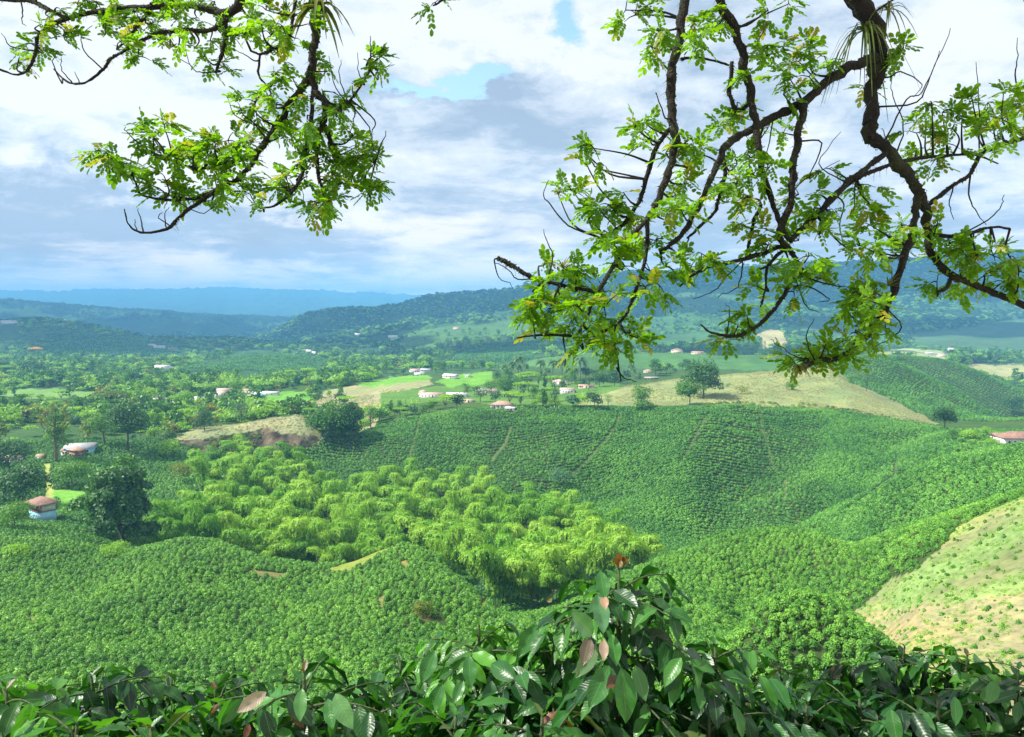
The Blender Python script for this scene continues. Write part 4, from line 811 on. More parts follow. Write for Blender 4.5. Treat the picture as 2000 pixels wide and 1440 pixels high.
# understorey bushes by the right hand house
for i, (u, v, w, h, f) in enumerate([(1895,862,50,28,M_LITE),(1925,850,30,20,M_LITE),(1860,862,40,30,M_TREE),(1935,872,40,18,M_LITE)]):
    named(u, v, 360, w, h, 'bush', f, ['bright garden bush left of the right hand house', 'yellow green garden bush by the right hand house', 'green bush below the dark tree near the right hand house', 'low pale bush in front of the right hand house'][i], 500, 'bush', name='garden_bush')
# woodland of the left valley: separate trees
TP = []
for kind, H, W, f, n in (('round',11,11,M_TREE,800),('round',9,10,M_LITE,700),('layer',13,12,M_TREE,900),('round',12,11,M_DARK,850),('tall',13,7,M_TREE,600),('flat',10,13,M_LITE,700),('round',8,8,M_GREY,600),('layer',10,10,M_LITE,800)):
    TP.append((make_tree(kind, H, W, n, .42, f), f))
fam = {'tree_foliage': 'mid green leafy tree in the wooded valley left of the village', 'light_tree_foliage': 'bright yellow green tree in the wooded valley left of the village', 'dark_tree_foliage': 'dark green tree in the wooded valley left of the village', 'grey_green_foliage': 'small grey green tree in the wooded valley left of the village'}
ZW = [([(0,745),(200,740),(350,730),(380,748),(500,756),(600,762),(690,752),(640,762),(600,768),(560,762),(520,772),(500,800),(440,822),(380,835),(345,850),(300,870),(180,850),(100,830),(0,845)], 560, 1400, 190, 17),
      ([(300,850),(345,852),(350,880),(330,900),(280,890)], 420, 600, 4, 20), ([(600,790),(640,765),(690,770),(680,800),(720,830),(720,850),(640,870),(600,840)], 480, 900, 26, 17),
      ([(0,700),(60,690),(300,702),(345,730),(200,742),(0,748)], 900, 1900, 60, 13), ([(690,742),(560,755),(620,735),(700,725),(850,715),(960,725),(880,730),(800,735)], 850, 1600, 34, 13),
      ([(0,860),(30,850),(60,900),(0,930)], 330, 520, 6, 22), ([(730,842),(745,800),(850,792),(940,795),(850,806)], 520, 640, 14, 13),
      ([(965,742),(1090,738),(1160,748),(1150,770),(1060,788),(975,782)], 640, 900, 22, 13), ([(1100,745),(1180,738),(1260,742),(1240,752),(1130,760)], 760, 1000, 16, 11), ([(1180,800),(960,798),(970,785),(1100,792)], 520, 640, 8, 14), ([(1280,736),(1360,722),(1350,716),(1270,728)], 820, 1100, 9, 10)]
first = set(); cnt = 0
for poly, Y0, Y1, num, sep in ZW:
    us = [p[0] for p in poly]; vs = [p[1] for p in poly]; got = []; tr = 0
    while len(got) < num*(.50 if Y0 in (560, 900, 330) else 1.15) and tr < 6000:
        tr += 1; u = min(us)+(max(us)-min(us))*rng.random(); v = min(vs)+(max(vs)-min(vs))*rng.random()
        if not inpoly(np.array([u]), np.array([v]), poly)[0] or any(((u-g[0])/sep)**2+((v-g[1])/(sep*.45))**2 < 1 for g in got): continue
        X, Y, z = hit(u, v, Y0*.85)
        if Y > Y1*1.2 or not clear(np.array([X]), np.array([Y]))[0]: continue
        kk_ = look(LTK, np.array([X]), np.array([Y])); c, cd = landuse(np.array([u]), np.array([v]), np.array([Y]), kk_)
        if (cd[0] in (4, 9, 11) and rng.random() < .85) or (cd[0] == 5 and rng.random() < (.8 if min(us) < 700 else .35)): continue
        got.append((u, v)); k = int(rng.integers(0, len(TP))); o = TP[k][0] if k not in first else copy_tree(TP[k][0]); first.add(k); cnt += 1
        s = (.6+.9*rng.random()**1.5)*(1.0 if Y < 900 else 1.25); o.location = (X, Y, z-.4); o.scale = (s, s, s*(.85+.3*rng.random())); o.rotation_euler = (0, 0, rng.random()*6.28)
        if u < 735: tag(o, fam[TP[k][1].name], 'tree', 'trees of the left valley wood')
        else: tag(o, fam[TP[k][1].name].replace('wooded valley left of the village', 'gardens and hedgerows around the village'), 'tree', 'trees around the village')
for k in range(len(TP)):
    if k not in first:
        for c in list(TP[k][0].children): bpy.data.objects.remove(c)
        bpy.data.objects.remove(TP[k][0])
print('valley trees', cnt)
# rough scrub: on the eroded bank and along the lower edge of the dry field
SCR = [mesh('scrub_bush', *bush_mesh(90, 1.2, 1.5, .22), m_, link=False) for m_ in (M_ORNG, M_DARK, M_TREE)]
n = 26000; sY = 425+115*rng.random(n); sX = sY*(-.45+.25*rng.random(n)); q = field(np.stack([sX, sY], 1), (9,), lambda u, v, X, Y: (rng.random(len(u)) < .5+2*fbm(X/9, Y/9, 2))); nn = len(q[0]); print('scrub', nn)
scatter('scrub', np.stack([q[0], q[1], q[2]-.2], 1)[::3], .35+.7*rng.random(nn)[::3], rng.random(nn)[::3]*6, SCR, 'dark scrub on the eroded brown bank of the small dry hill', 'scrub')
uu = 1385+460*rng.random(420); aa = (uu-1000)/F/CT*1.0; jj = np.clip(((aa-AG[0])/(AG[1]-AG[0])).astype(int), 0, NA-1); i14 = int(np.searchsorted(GK, 14.0)); i14b = int(np.searchsorted(GK, 14.28)); ii_ = (i14+(i14b-i14)*rng.random(420)**1.5).astype(int); sx, sy, sz = GX[ii_, jj], GY[ii_, jj], GZ[ii_, jj]
scatter('scrub', np.stack([sx, sy, sz-.3], 1), np.interp(uu, [1385, 1440, 1700, 1850], [.6, 1.3, 1.0, .5])*(.5+.8*rng.random(420)), rng.random(420)*6, SCR, 'dark hedge of scrub between the dry field and the coffee slope', 'scrub')
# the far-off woods: masses of tiny trees
def lowtree(W, H, n, fol):
    V, Fc = lobes_mesh(crown_lobes('round', H, W), n, W*.09, under=-.2); return mesh('woodland_tree', V, Fc, fol, link=False)
def mixtree(kind, W, H, n, fol):
    V, Fc = lobes_mesh(crown_lobes(kind, H, W), n, W*.075, under=-.2); return mesh('woodland_tree', V, Fc, fol, link=False)
FT2 = [mixtree('round', 17, 14, 260, M_LITE), mixtree('layer', 15, 17, 260, M_TREE), mixtree('tall', 8, 17, 160, M_TREE), mixtree('flat', 15, 11, 160, M_LITE), mixtree('round', 9, 7, 110, M_GREY), mixtree('round', 13, 13, 220, M_TREE), mixtree('bush', 14, 6, 140, M_LITE), mixtree('layer', 12, 12, 200, M_ORNG)]
FT = [lowtree(11, 12, 130, M_TREE), lowtree(12, 11, 130, M_DARK), lowtree(10, 12, 130, M_LITE), lowtree(12, 10, 130, M_LITE)]
def wood(name, n, Y0, Y1, amin, amax, label, protos, sc, codes=(6,), dens=None):
    Y = np.sqrt(rng.random(n)*(Y1**2-Y0**2)+Y0**2); X = Y*(amin+(amax-amin)*rng.random(n)); Z = gz(X, Y); kk = look(LTK, X, Y); u, v = proj(X, Y, Z)
    c, cd = landuse(u, v, Y, kk); ok = np.isin(cd, codes) & visible(X, Y, Z+14)
    if dens is not None: ok &= rng.random(n) < dens(X, Y, u, v)
    ok &= clear(X, Y); X, Y, Z = X[ok], Y[ok], Z[ok]; print(name, len(X))
    return scatter(name, np.stack([X, Y, Z-.5], 1), sc[0]+sc[1]*rng.random(len(X)), rng.random(len(X))*6.28, protos, label, 'wood')
wood('woodland', 25000, 425, 1500, -1.05, .1, 'mixed woodland filling the gaps between the valley trees', FT2, (.35, .85), (6,), lambda X, Y, u, v: (u < 740)*np.clip(.75+2.2*fbm(X/60, Y/60, 2), .05, 1))
wood('woodland', 22000, 1250, 2500, -1.05, 1.05, 'distant woodland and hedgerows across the middle valley', FT2, (.5, .9), (6,), lambda X, Y, u, v: np.clip(.55+1.5*fbm(X/160, Y/120, 3), .05, 1))
wood('mountain_forest', 88000, 2500, 5200, -1.0, 1.0, 'dense forest on the blue mountainside', [FT[1], FT[1], FT[3]], (.9, 1.0), (6,), lambda X, Y, u, v: np.clip(.7+2.2*fbm(X/300+4, Y/260, 3), .12, 1))
wood('mountain_forest', 12000, 2500, 4500, -.3, .5, 'scattered trees on the bright fields below the mountain', FT, (.7, .6), (12,), lambda X, Y, u, v: np.clip(.35+1.8*fbm(X/200+4, Y/160, 3), .0, 1))
wood('ridge_forest', 18000, 6000, 7200, -1.0, .0, 'trees along the far blue ridge on the left', [FT[1]], (1.1, 1.3), (6,), lambda X, Y, u, v: np.clip(.6+2.2*fbm(X/300+4, Y/260, 3), .1, 1))
# ------------------------------------------------------------------ SHADE TREES whose limbs hang into the view
M_LIMB = plain('mossy_bark', (.014, .012, .009), .95, .45, 5.0, .8, 60, col2=(.034, .044, .016))
M_SH = leafmat('shade_tree_leaf', [(.022, .085, .008), (.052, .155, .012), (.125, .265, .018)], .55, nscale=1.3, tcol=(2.4, 2.2, .4), rough=.45)
M_YG = leafmat('young_shade_leaf', [(.14, .26, .02), (.26, .32, .03), (.32, .26, .03)], .5, nscale=1.6, tcol=(1.6, 1.4, .6))
LEAF = {'V': [], 'm': []}
def rotm(d, up):
    d = d/np.linalg.norm(d); s = np.cross(d, up); s /= np.linalg.norm(s)+1e-9; return d, s, np.cross(s, d)
HEX = np.array([(0, 0, 0), (.40, .46, .05), (.80, .40, .02), (1, 0, -.08), (.80, -.40, .02), (.40, -.46, .05)])
def compound(o, d, L, young):
    """pinnate leaf: paired leaflets along a drooping stalk"""
    d, s, n = rotm(d, np.array([0, 0, 1.])+.35*rng.normal(size=3)); np_ = int(rng.integers(4, 6)); ll = L*.44
    for j in range(np_+1):
        t = (j+.7)/(np_+.7); p = o+d*L*t+np.array([0, 0, -.28*L*t*t])
        for sg in ((-1, 1) if j < np_ else (0,)):
            a = sg*(1.05-.25*t)+.15*rng.normal(); dd = d*math.cos(a)+s*math.sin(a)+np.array([0, 0, -.25])+.07*rng.normal(size=3); dd /= np.linalg.norm(dd)
            ss = np.cross(n+.14*rng.normal(size=3), dd); ss /= np.linalg.norm(ss)+1e-9; nn = np.cross(dd, ss); q = ll*(.62+.45*t)*(.85+.3*rng.random())
            LEAF['V'].append(p+HEX[:, :1]*dd*q+HEX[:, 1:2]*ss*q*.62+HEX[:, 2:]*nn*q); LEAF['m'].append(1 if young else 0)
def build_leaves(parent):
    V = np.array(LEAF['V']); m_ = np.array(LEAF['m'])
    for k, nm, mt_ in ((0, 'leaves', M_SH), (1, 'young_leaves', M_YG)):
        W = V[m_ == k]
        if len(W) == 0: continue
        n = len(W); b = np.arange(n)[:, None]*6; Fc = np.concatenate([b+np.array([[0, 1, 2, 3]]), b+np.array([[0, 3, 4, 5]])], 0); mesh(nm, W.reshape(-1, 3), Fc, mt_, parent)
    LEAF['V'] = []; LEAF['m'] = []
def limb(root, path, Y, dY=0.0, mul=1.0, store=None, name='branch', k=7):
    """path: (u, v, r) surveyed along the limb; depth runs from Y to Y+dY"""
    P = np.array([at(p[0], p[1], Y+dY*i/max(1, len(path)-1)) for i, p in enumerate(path)]); R = np.array([p[2] for p in path])*Y/F*mul
    Pc = crom(P, 6); Rc = np.interp(np.linspace(0, len(R)-1, len(Pc)), np.arange(len(R)), R); wob = np.stack([fbm(np.arange(len(Pc))*.55+rng.random()*99, np.zeros(len(Pc))+i*7.7, 2) for i in range(3)], 1)*(Rc*.5)[:, None]
    Pc = Pc+wob; Rc = .70*Rc*(1+.22*fbm(np.arange(len(Pc))*.8+rng.random()*50, np.zeros(len(Pc)), 2)); V, Fc = tube(Pc, Rc, 9, .20)
    mesh(name, V-np.array(root.location), Fc, M_LIMB, root, True)
    if store is not None:
        for p, r in zip(Pc, Rc): store.append((p, r))
def cluster(store, tw, u, v, R, n, Y=None, yf=.13, org=None):
    """a spray of compound leaves whose twigs grow from the closest limb"""
    S = np.array([s[0] for s in store]); pu, pv = proj(S[:, 0], S[:, 1], S[:, 2]); i = int(np.argmin(np.hypot(pu-u, pv-v))); b = S[i]; Yc = Y or b[1]+rng.normal()*.25
    c = at(u, v, Yc); mpx = Yc/F; mid = (b+c)/2+np.array([0, 0, -.02])+rng.normal(size=3)*.03; P = crom([b, mid, c], 4); tw.tube(P-org, np.linspace(.011, .004, len(P)), 5)
    nt = max(2, n//4); ends = []
    for k in range(nt):
        e = c+rng.normal(size=3)*np.array([1, .9, .75])*R*mpx*.46; tw.tube(np.array([c, (c+e)/2+[0, 0, .01], e])-org, [.005, .004, .002], 4); ends.append(e)
    for k in range(n):
        e = ends[k % nt]; d = e-c+rng.normal(size=3)*R*mpx*.55; d[2] = d[2]*.8-.004; compound(e, d, .112*(.75+.5*rng.random()), rng.random() < yf)
def cluster3(tw, c, R, n, org, b=None):
    c = np.array(c, float); ends = [c+rng.normal(size=3)*np.array([1, 1, .5])*R*.6 for k in range(max(2, n//4))]
    for e in ends: tw.tube(np.array([c, (c+e)/2+[0, 0, .02], e])-org, [.008, .006, .003], 4)
    if b is not None: tw.tube(crom([np.array(b), (np.array(b)+c)/2+[0, 0, .06], c], 4)-org, np.linspace(.02, .008, 9), 5)
    for k in range(n):
        e = ends[k % len(ends)]; d = e-c+rng.normal(size=3)*R*.5; d[2] *= .5; compound(e, d, .15*(.8+.5*rng.random()), rng.random() < .05)
def moss(store, n, root, org):
    """cushions and hanging threads of moss that roughen the limbs"""
    S = np.array([s[0] for s in store]); R = np.array([s[1] for s in store]); m = R > .012; S, R = S[m], R[m]; i = rng.integers(0, len(S)-1, n); f = rng.random(n)[:, None]
    near = np.linalg.norm(S[i+1]-S[i], axis=1) < .25; i = i[near]; f = f[near]; d = rng.normal(size=(len(i), 3)); d /= np.linalg.norm(d, axis=1)[:, None]; C = S[i]*(1-f)+S[i+1]*f+d*(R[i]*(.9+.25*rng.random(len(i))))[:, None]
    V, Fc = clumps(C-org, d, .010, .9, .6); n2 = len(i)//4; b = C[:n2]-org; l = (.015+.05*rng.random(n2)**2)[:, None]*(d[:n2]*.8+np.array([0, 0, -.5])); s = np.cross(l, [0, 1, 0]); s /= np.linalg.norm(s, axis=1)[:, None]+1e-9
    V2 = np.stack([b-s*.0018, b+s*.0018, b+l+s*.0005, b+l-s*.0005], 1).reshape(-1, 3); tag(mesh('moss', np.concatenate([V, V2]), np.arange(len(V)+len(V2)).reshape(-1, 4), M_MOSS, root), kind='stuff')
M_MOSS = leafmat('moss', [(.018, .022, .010), (.035, .045, .015), (.06, .08, .022)], .1, nscale=6, rough=.9)
def twig(tw, pts, Y, r, org, dY=0, store=None):
    """a bare twig; its nearer end grows from the closest limb"""
    S = np.array([s[0] for s in (store or ST_)]); pu, pv = proj(S[:, 0], S[:, 1], S[:, 2]); d0 = np.hypot(pu-pts[0][0], pv-pts[0][1]); d1 = np.hypot(pu-pts[-1][0], pv-pts[-1][1])
    if d1.min() < d0.min(): pts = pts[::-1]; d0 = d1
    i = int(np.argmin(d0)); Y = float(S[i][1]); P = [at(p[0], p[1], Y+dY*(k+1)/len(pts)) for k, p in enumerate(pts)]
    if d0[i] > 2: P = [S[i]]+P
    P = crom(P, 4); P = P+.006*rng.normal(size=P.shape)*np.linspace(0, 1, len(P))[:, None]; tw.tube(P-org, np.linspace(r, r*.3, len(P))*Y/F, 5)
def bromeliad(u, v, Y, L, n, label, droop=.8, r=None, updir=1, wid=.03):
    o = at(u, v, Y); mb = MB()
    for i in range(n):
        az = i*2.4+rng.random(); el = (1.25-1.1*i/n)*updir; P = []; Lq = L*(.7+.5*rng.random())
        side = np.array([-math.sin(az), math.cos(az), 0]); V = []; Fc = []
        for t in np.linspace(0, 1, 6):
            p = np.array([Lq*t*math.cos(el)*math.cos(az), Lq*t*math.cos(el)*math.sin(az), Lq*(math.sin(el)*t-droop*t*t)]); w = wid*L*(1-t)**.6*1.6+.0015; V += [p-side*w+[0, 0, w*.4], p, p+side*w+[0, 0, w*.4]]
        for j in range(5): b = 3*j; Fc += [(b, b+1, b+4, b+3), (b+1, b+2, b+5, b+4)]
        mb.add(V, Fc)
    ob = mb.build('bromeliad', M_BRO); ob.location = o; return tag(ob, label, 'bromeliad')
M_BRO = leafmat('bromeliad_leaf', [(.03, .07, .02), (.08, .13, .03), (.16, .15, .05)], .3, nscale=3)
# ---- right hand tree
RX, RY = 9.2, 7.5; rt = empty('shade_tree', (RX, RY, gz1(RX, RY)), 0, 'shade tree with thick crooked mossy limbs and fresh leaves hanging in from the top right', 'tree'); RO = np.array(rt.location); ST_ = []; tw = MB()
gl = MB(); top = at(1690, -330, 6.9)
gl.tube(crom([np.array([RX, RY, RO[2]-.4]), np.array([RX-.1, RY, 0.5]), np.array([RX-.4, RY-.1, 3.2]), np.array([RX-1.2, RY-.2, 5.0])], 5)-RO, np.linspace(.42, .26, 16), 10); gl.build('trunk', M_LIMB, rt, True)
gl = MB(); gl.tube(crom([np.array([RX-1.2, RY-.2, 5.0]), np.array([6.0, 7.1, 5.4]), top, at(1400, -380, 6.6), at(1100, -420, 6.8)], 6)-RO, np.linspace(.24, .09, 25), 9); gl.build('branch', M_LIMB, rt, True)
RL = [
 ([(1700,-330,30),(1655,-180,27),(1650,-60,25),(1690,20,24),(1716,80,23),(1713,130,22),(1706,180,18),(1697,240,17),(1704,272,17),(1740,300,16),(1778,345,15),(1798,378,14)], 6.9, -.3, 1),
 ([(1798,378,13),(1808,412,12),(1812,455,11),(1822,500,11),(1860,538,10),(1920,562,9),(1990,592,9),(2070,625,8)], 6.6, .2, 1),
 ([(1796,375,11),(1790,420,10),(1778,470,10),(1757,530,10),(1742,580,10),(1712,630,9),(1672,678,9),(1632,702,8),(1592,706,8),(1562,722,9)], 6.6, -.5, 1),
 ([(1708,112,15),(1660,132,13),(1610,165,12),(1565,203,11),(1520,225,11),(1468,252,10),(1420,285,9),(1402,320,8),(1385,360,7),(1360,410,7),(1330,460,6),(1290,492,5)], 6.7, -.8, 1),
 ([(1570,200,11),(1562,250,10),(1553,300,9),(1548,350,10),(1546,395,9),(1523,460,9),(1545,490,7),(1558,520,6),(1540,560,5),(1523,590,5),(1496,622,5),(1443,656,5),(1390,650,3),(1369,634,2)], 6.4, -.5, 1),
 ([(1728,298,8),(1690,332,7),(1660,352,7),(1634,382,7),(1576,438,7),(1544,472,6)], 6.6, -.4, 1),
 ([(1950,320,2),(1900,302,3),(1841,305,4),(1790,310,5),(1735,323,5),(1682,345,6),(1629,382,6),(1602,413,6),(1572,440,5)], 6.9, -.6, 1),
 ([(1400,-380,14),(1395,-150,13),(1400,-20,12),(1428,48,12),(1449,95,11),(1456,143,11),(1470,201,10),(1478,254,9),(1487,318,8),(1502,371,7),(1518,419,7),(1540,470,6)], 6.5, -.3, 1),
 ([(1330,-400,13),(1350,-200,12),(1340,-20,12),(1330,53,12),(1316,117,12),(1309,175,12),(1314,238,11),(1320,281,10),(1306,329,9),(1285,392,8),(1266,425,7),(1226,470,6),(1190,534,6),(1168,570,5),(1150,610,4),(1130,650,3)], 6.3, -.6, 1),
 ([(1310,250,7),(1281,290,6),(1262,350,6),(1248,395,6),(1215,440,5),(1172,465,4)], 6.2, .2, 1),
 ([(1266,425,6),(1262,500,5),(1245,560,5),(1226,610,4),(1198,650,4),(1205,695,3),(1213,745,2)], 6.1, -.2, 1),
 ([(1412,300,6),(1415,345,5),(1404,385,5),(1398,410,4),(1364,446,4),(1343,465,3)], 6.5, -.2, 1),
 ([(1530,480,6),(1480,498,6),(1430,512,5),(1380,523,5),(1343,545,3),(1328,560,2)], 6.3, -.2, 1),
 ([(2060,250,6),(2000,270,6),(1947,287,5),(1912,307,5),(1896,339,5),(1857,366,5),(1818,398,6)], 7.1, -.4, 1),
 ([(1812,455,5),(1850,462,5),(1894,455,5),(1936,444,4),(1973,447,3)], 6.6, .2, 1),
 ([(1172,572,5),(1110,560,5),(1060,548,5),(1035,540,6),(1005,522,6),(990,514,6),(972,505,6)], 6.1, .1, 1),
 ([(1196,640,4),(1150,658,4),(1100,655,4),(1050,655,3),(1010,660,2)], 6.0, .1, 1),
 ([(1330,115,4),(1360,112,3),(1400,120,3),(1425,128,3)], 6.4, 0, 1),
 ([(1487,400,5),(1470,440,5),(1462,480,4),(1466,500,3)], 6.4, 0, 1),
 ([(1540,480,5),(1500,520,4),(1496,560,3),(1485,600,2)], 6.3, 0, 1),
 ([(1860,540,6),(1850,562,5),(1830,570,4)], 6.7, 0, 1),
 ([(1470,200,5),(1440,215,5),(1425,180,6),(1430,120,5)], 6.5, 0, 1),
]
for p, Y_, dY, m_ in RL: limb(rt, p, Y_, dY, m_, ST_)
TWR = [[(1735,262),(1770,195),(1800,180),(1835,110),(1860,55)],[(1790,200),(1815,150),(1838,100)],[(1750,300),(1765,250),(1745,190),(1738,160)],[(1740,150),(1760,140),(1800,165),(1785,190)],[(1740,310),(1730,270),(1722,250)],[(1896,338),(1892,380),(1905,410),(1925,440)],[(1862,366),(1855,400),(1862,430)],[(1860,462),(1930,430),(1955,400),(1960,380)],[(1640,350),(1600,320),(1640,260)],[(1600,330),(1580,350),(1605,280)],[(1552,370),(1580,345),(1640,315)],
 [(1172,330),(1150,310),(1140,300)],[(1110,440),(1075,400),(1062,378),(1074,350)],[(1180,380),(1150,330),(1135,315),(1120,305)],[(1045,545),(1010,545),(985,520),(963,515)],[(1080,500),(1068,470),(1062,445)],[(1000,560),(975,540),(965,510)],[(1460,500),(1420,540),(1395,570),(1355,582)],[(1540,560),(1580,560),(1620,585),(1600,590)],[(1730,600),(1760,640),(1720,672),(1690,672)],[(1660,500),(1640,450),(1648,400)],[(1420,655),(1425,610),(1418,590)],[(1588,700),(1560,700),(1530,680),(1505,660)],[(1590,700),(1575,660),(1590,620)],
 [(1196,690),(1180,700)],[(1100,660),(1105,700),(1102,720)],[(1205,720),(1220,740),(1245,745)],[(1985,160),(1987,120),(1988,75)],[(1912,300),(1912,200),(1908,120)],[(1900,210),(1895,170)],[(1300,230),(1285,190),(1280,180)],[(1680,350),(1672,340),(1668,400),(1660,420)],[(1740,560),(1745,520)],[(1480,80),(1500,40)],[(1490,330),(1500,290),(1510,230)],[(1345,470),(1330,500),(1325,540)],[(1530,480),(1560,560),(1575,600),(1600,610)],[(1450,520),(1440,560),(1400,580)]]
for p in TWR: twig(tw, p, 6.4+.3*rng.random(), 2.0, RO, .2*rng.normal(), ST_)
CLR = [(1240,30,36,10),(1290,60,34,9),(1270,90,26,7),(1222,20,26,7),(1380,30,30,8),(1370,70,28,8),(1395,55,22,6),(1500,20,22,6),(1540,8,20,5),(1500,90,26,8),(1530,100,24,7),(1560,120,28,8),(1540,150,30,9),(1580,150,28,8),(1530,185,26,7),(1580,100,22,6),(1610,110,18,5),(1765,95,22,6),(1755,115,22,6),(1420,235,24,7),(1440,200,22,6),(1425,225,22,6),(1450,150,18,4),(1690,170,16,4),
 (1260,240,30,8),(1270,270,26,7),(1300,300,22,6),(1350,270,24,7),(1365,300,28,8),(1345,330,22,6),(1160,290,26,8),(1145,300,18,5),(1240,250,14,4),(1500,250,20,6),(1530,260,18,5),(1460,300,26,8),(1440,320,26,8),(1470,340,30,9),(1440,360,26,8),(1500,330,24,7),(1460,385,24,7),(1420,395,20,6),(1380,370,22,6),
 (1120,375,30,9),(1090,380,24,7),(1150,400,26,8),(1190,400,24,7),(1180,420,24,7),(1220,380,26,8),(1240,420,26,8),(1320,380,26,8),(1330,410,24,7),(1300,430,24,7),(1340,360,20,5),(1180,450,22,6),(1200,480,24,7),(1240,490,26,8),(1280,470,28,9),(1300,520,26,9),(1270,530,24,8),(1285,555,24,8),(1325,500,22,6),(1220,520,22,7),(1260,560,22,7),
 (1060,520,24,7),(1100,530,30,9),(1130,520,24,8),(1060,560,30,10),(1090,570,30,10),(1140,560,30,10),(1180,570,30,10),(1040,590,28,9),(1080,600,32,11),(1130,600,34,12),(1180,600,32,11),(1200,630,30,10),(1150,640,32,11),(1110,640,30,10),(1060,640,26,8),(1230,650,26,8),(1180,670,26,8),(1210,670,22,7),(1130,670,22,6),(1040,620,22,6),(1245,660,18,5),
 (1390,510,26,8),(1370,495,20,6),(1350,520,16,4),(1450,440,20,6),(1500,450,22,7),(1500,480,24,8),(1560,380,22,6),(1590,380,22,6),(1600,400,22,6),(1620,410,20,5),(1570,420,22,6),(1600,460,20,5),(1580,500,22,7),(1500,520,24,8),(1540,530,24,8),(1570,540,28,9),(1610,545,24,7),(1600,520,20,6),(1480,560,22,7),(1550,570,20,6),(1490,590,20,6),(1640,560,16,4),(1440,640,18,5),(1460,620,18,5),(1420,660,18,5),(1560,470,20,6),(1620,330,18,5),
 (1680,360,22,7),(1700,400,26,8),(1690,385,20,5),(1700,440,28,9),(1730,460,28,9),(1680,480,26,8),(1660,490,22,6),(1740,490,26,8),(1710,490,24,7),(1760,440,24,7),(1790,290,22,7),(1810,240,26,8),(1840,220,26,8),(1820,200,22,6),(1860,250,24,7),(1850,280,24,7),(1830,310,24,7),(1880,210,20,6),(1790,260,20,6),
 (1930,200,30,9),(1960,180,32,10),(1985,210,32,11),(1970,240,30,10),(1940,240,26,8),(2010,190,30,9),(2020,240,30,9),(1905,240,22,6),(1950,270,22,6),
 (1830,440,26,8),(1850,480,30,10),(1880,490,30,10),(1910,500,30,10),(1940,500,28,9),(1970,500,28,9),(1990,530,28,9),(1880,530,30,10),(1840,520,26,9),(1920,540,30,10),(1960,550,26,8),(1830,550,26,8),(1870,560,22,7),(1900,470,24,7),(1940,470,22,6),(2020,560,28,8),
 (1690,590,30,10),(1670,570,24,8),(1700,620,28,9),(1720,600,26,9),(1730,640,20,6),(1660,600,20,6),(1710,570,24,8),(1640,590,18,5),(1670,650,22,7),(1640,670,22,7),(1610,680,22,7),(1580,690,24,8),(1570,705,26,8),(1600,695,20,7),(1650,690,18,6),(1545,700,18,5),(1700,655,18,5)]
for (u, v, R, n) in CLR: cluster(ST_, tw, u, v, R, int(n*1.8)+1, None, .09, RO)
for k in range(34):   # crown above the picture, shading the viewpoint
    u = 1000+1250*rng.random(); cluster(ST_, tw, u, -50-330*rng.random(), 45, 9, 6.3+1.5*rng.random(), .1, RO)
moss(ST_, 9000, rt, RO)
tag(tw.build('twigs', M_LIMB, rt, True), kind='stuff')
for i in range(len(LEAF['V'])): LEAF['V'][i] = LEAF['V'][i]-RO
build_leaves(rt)
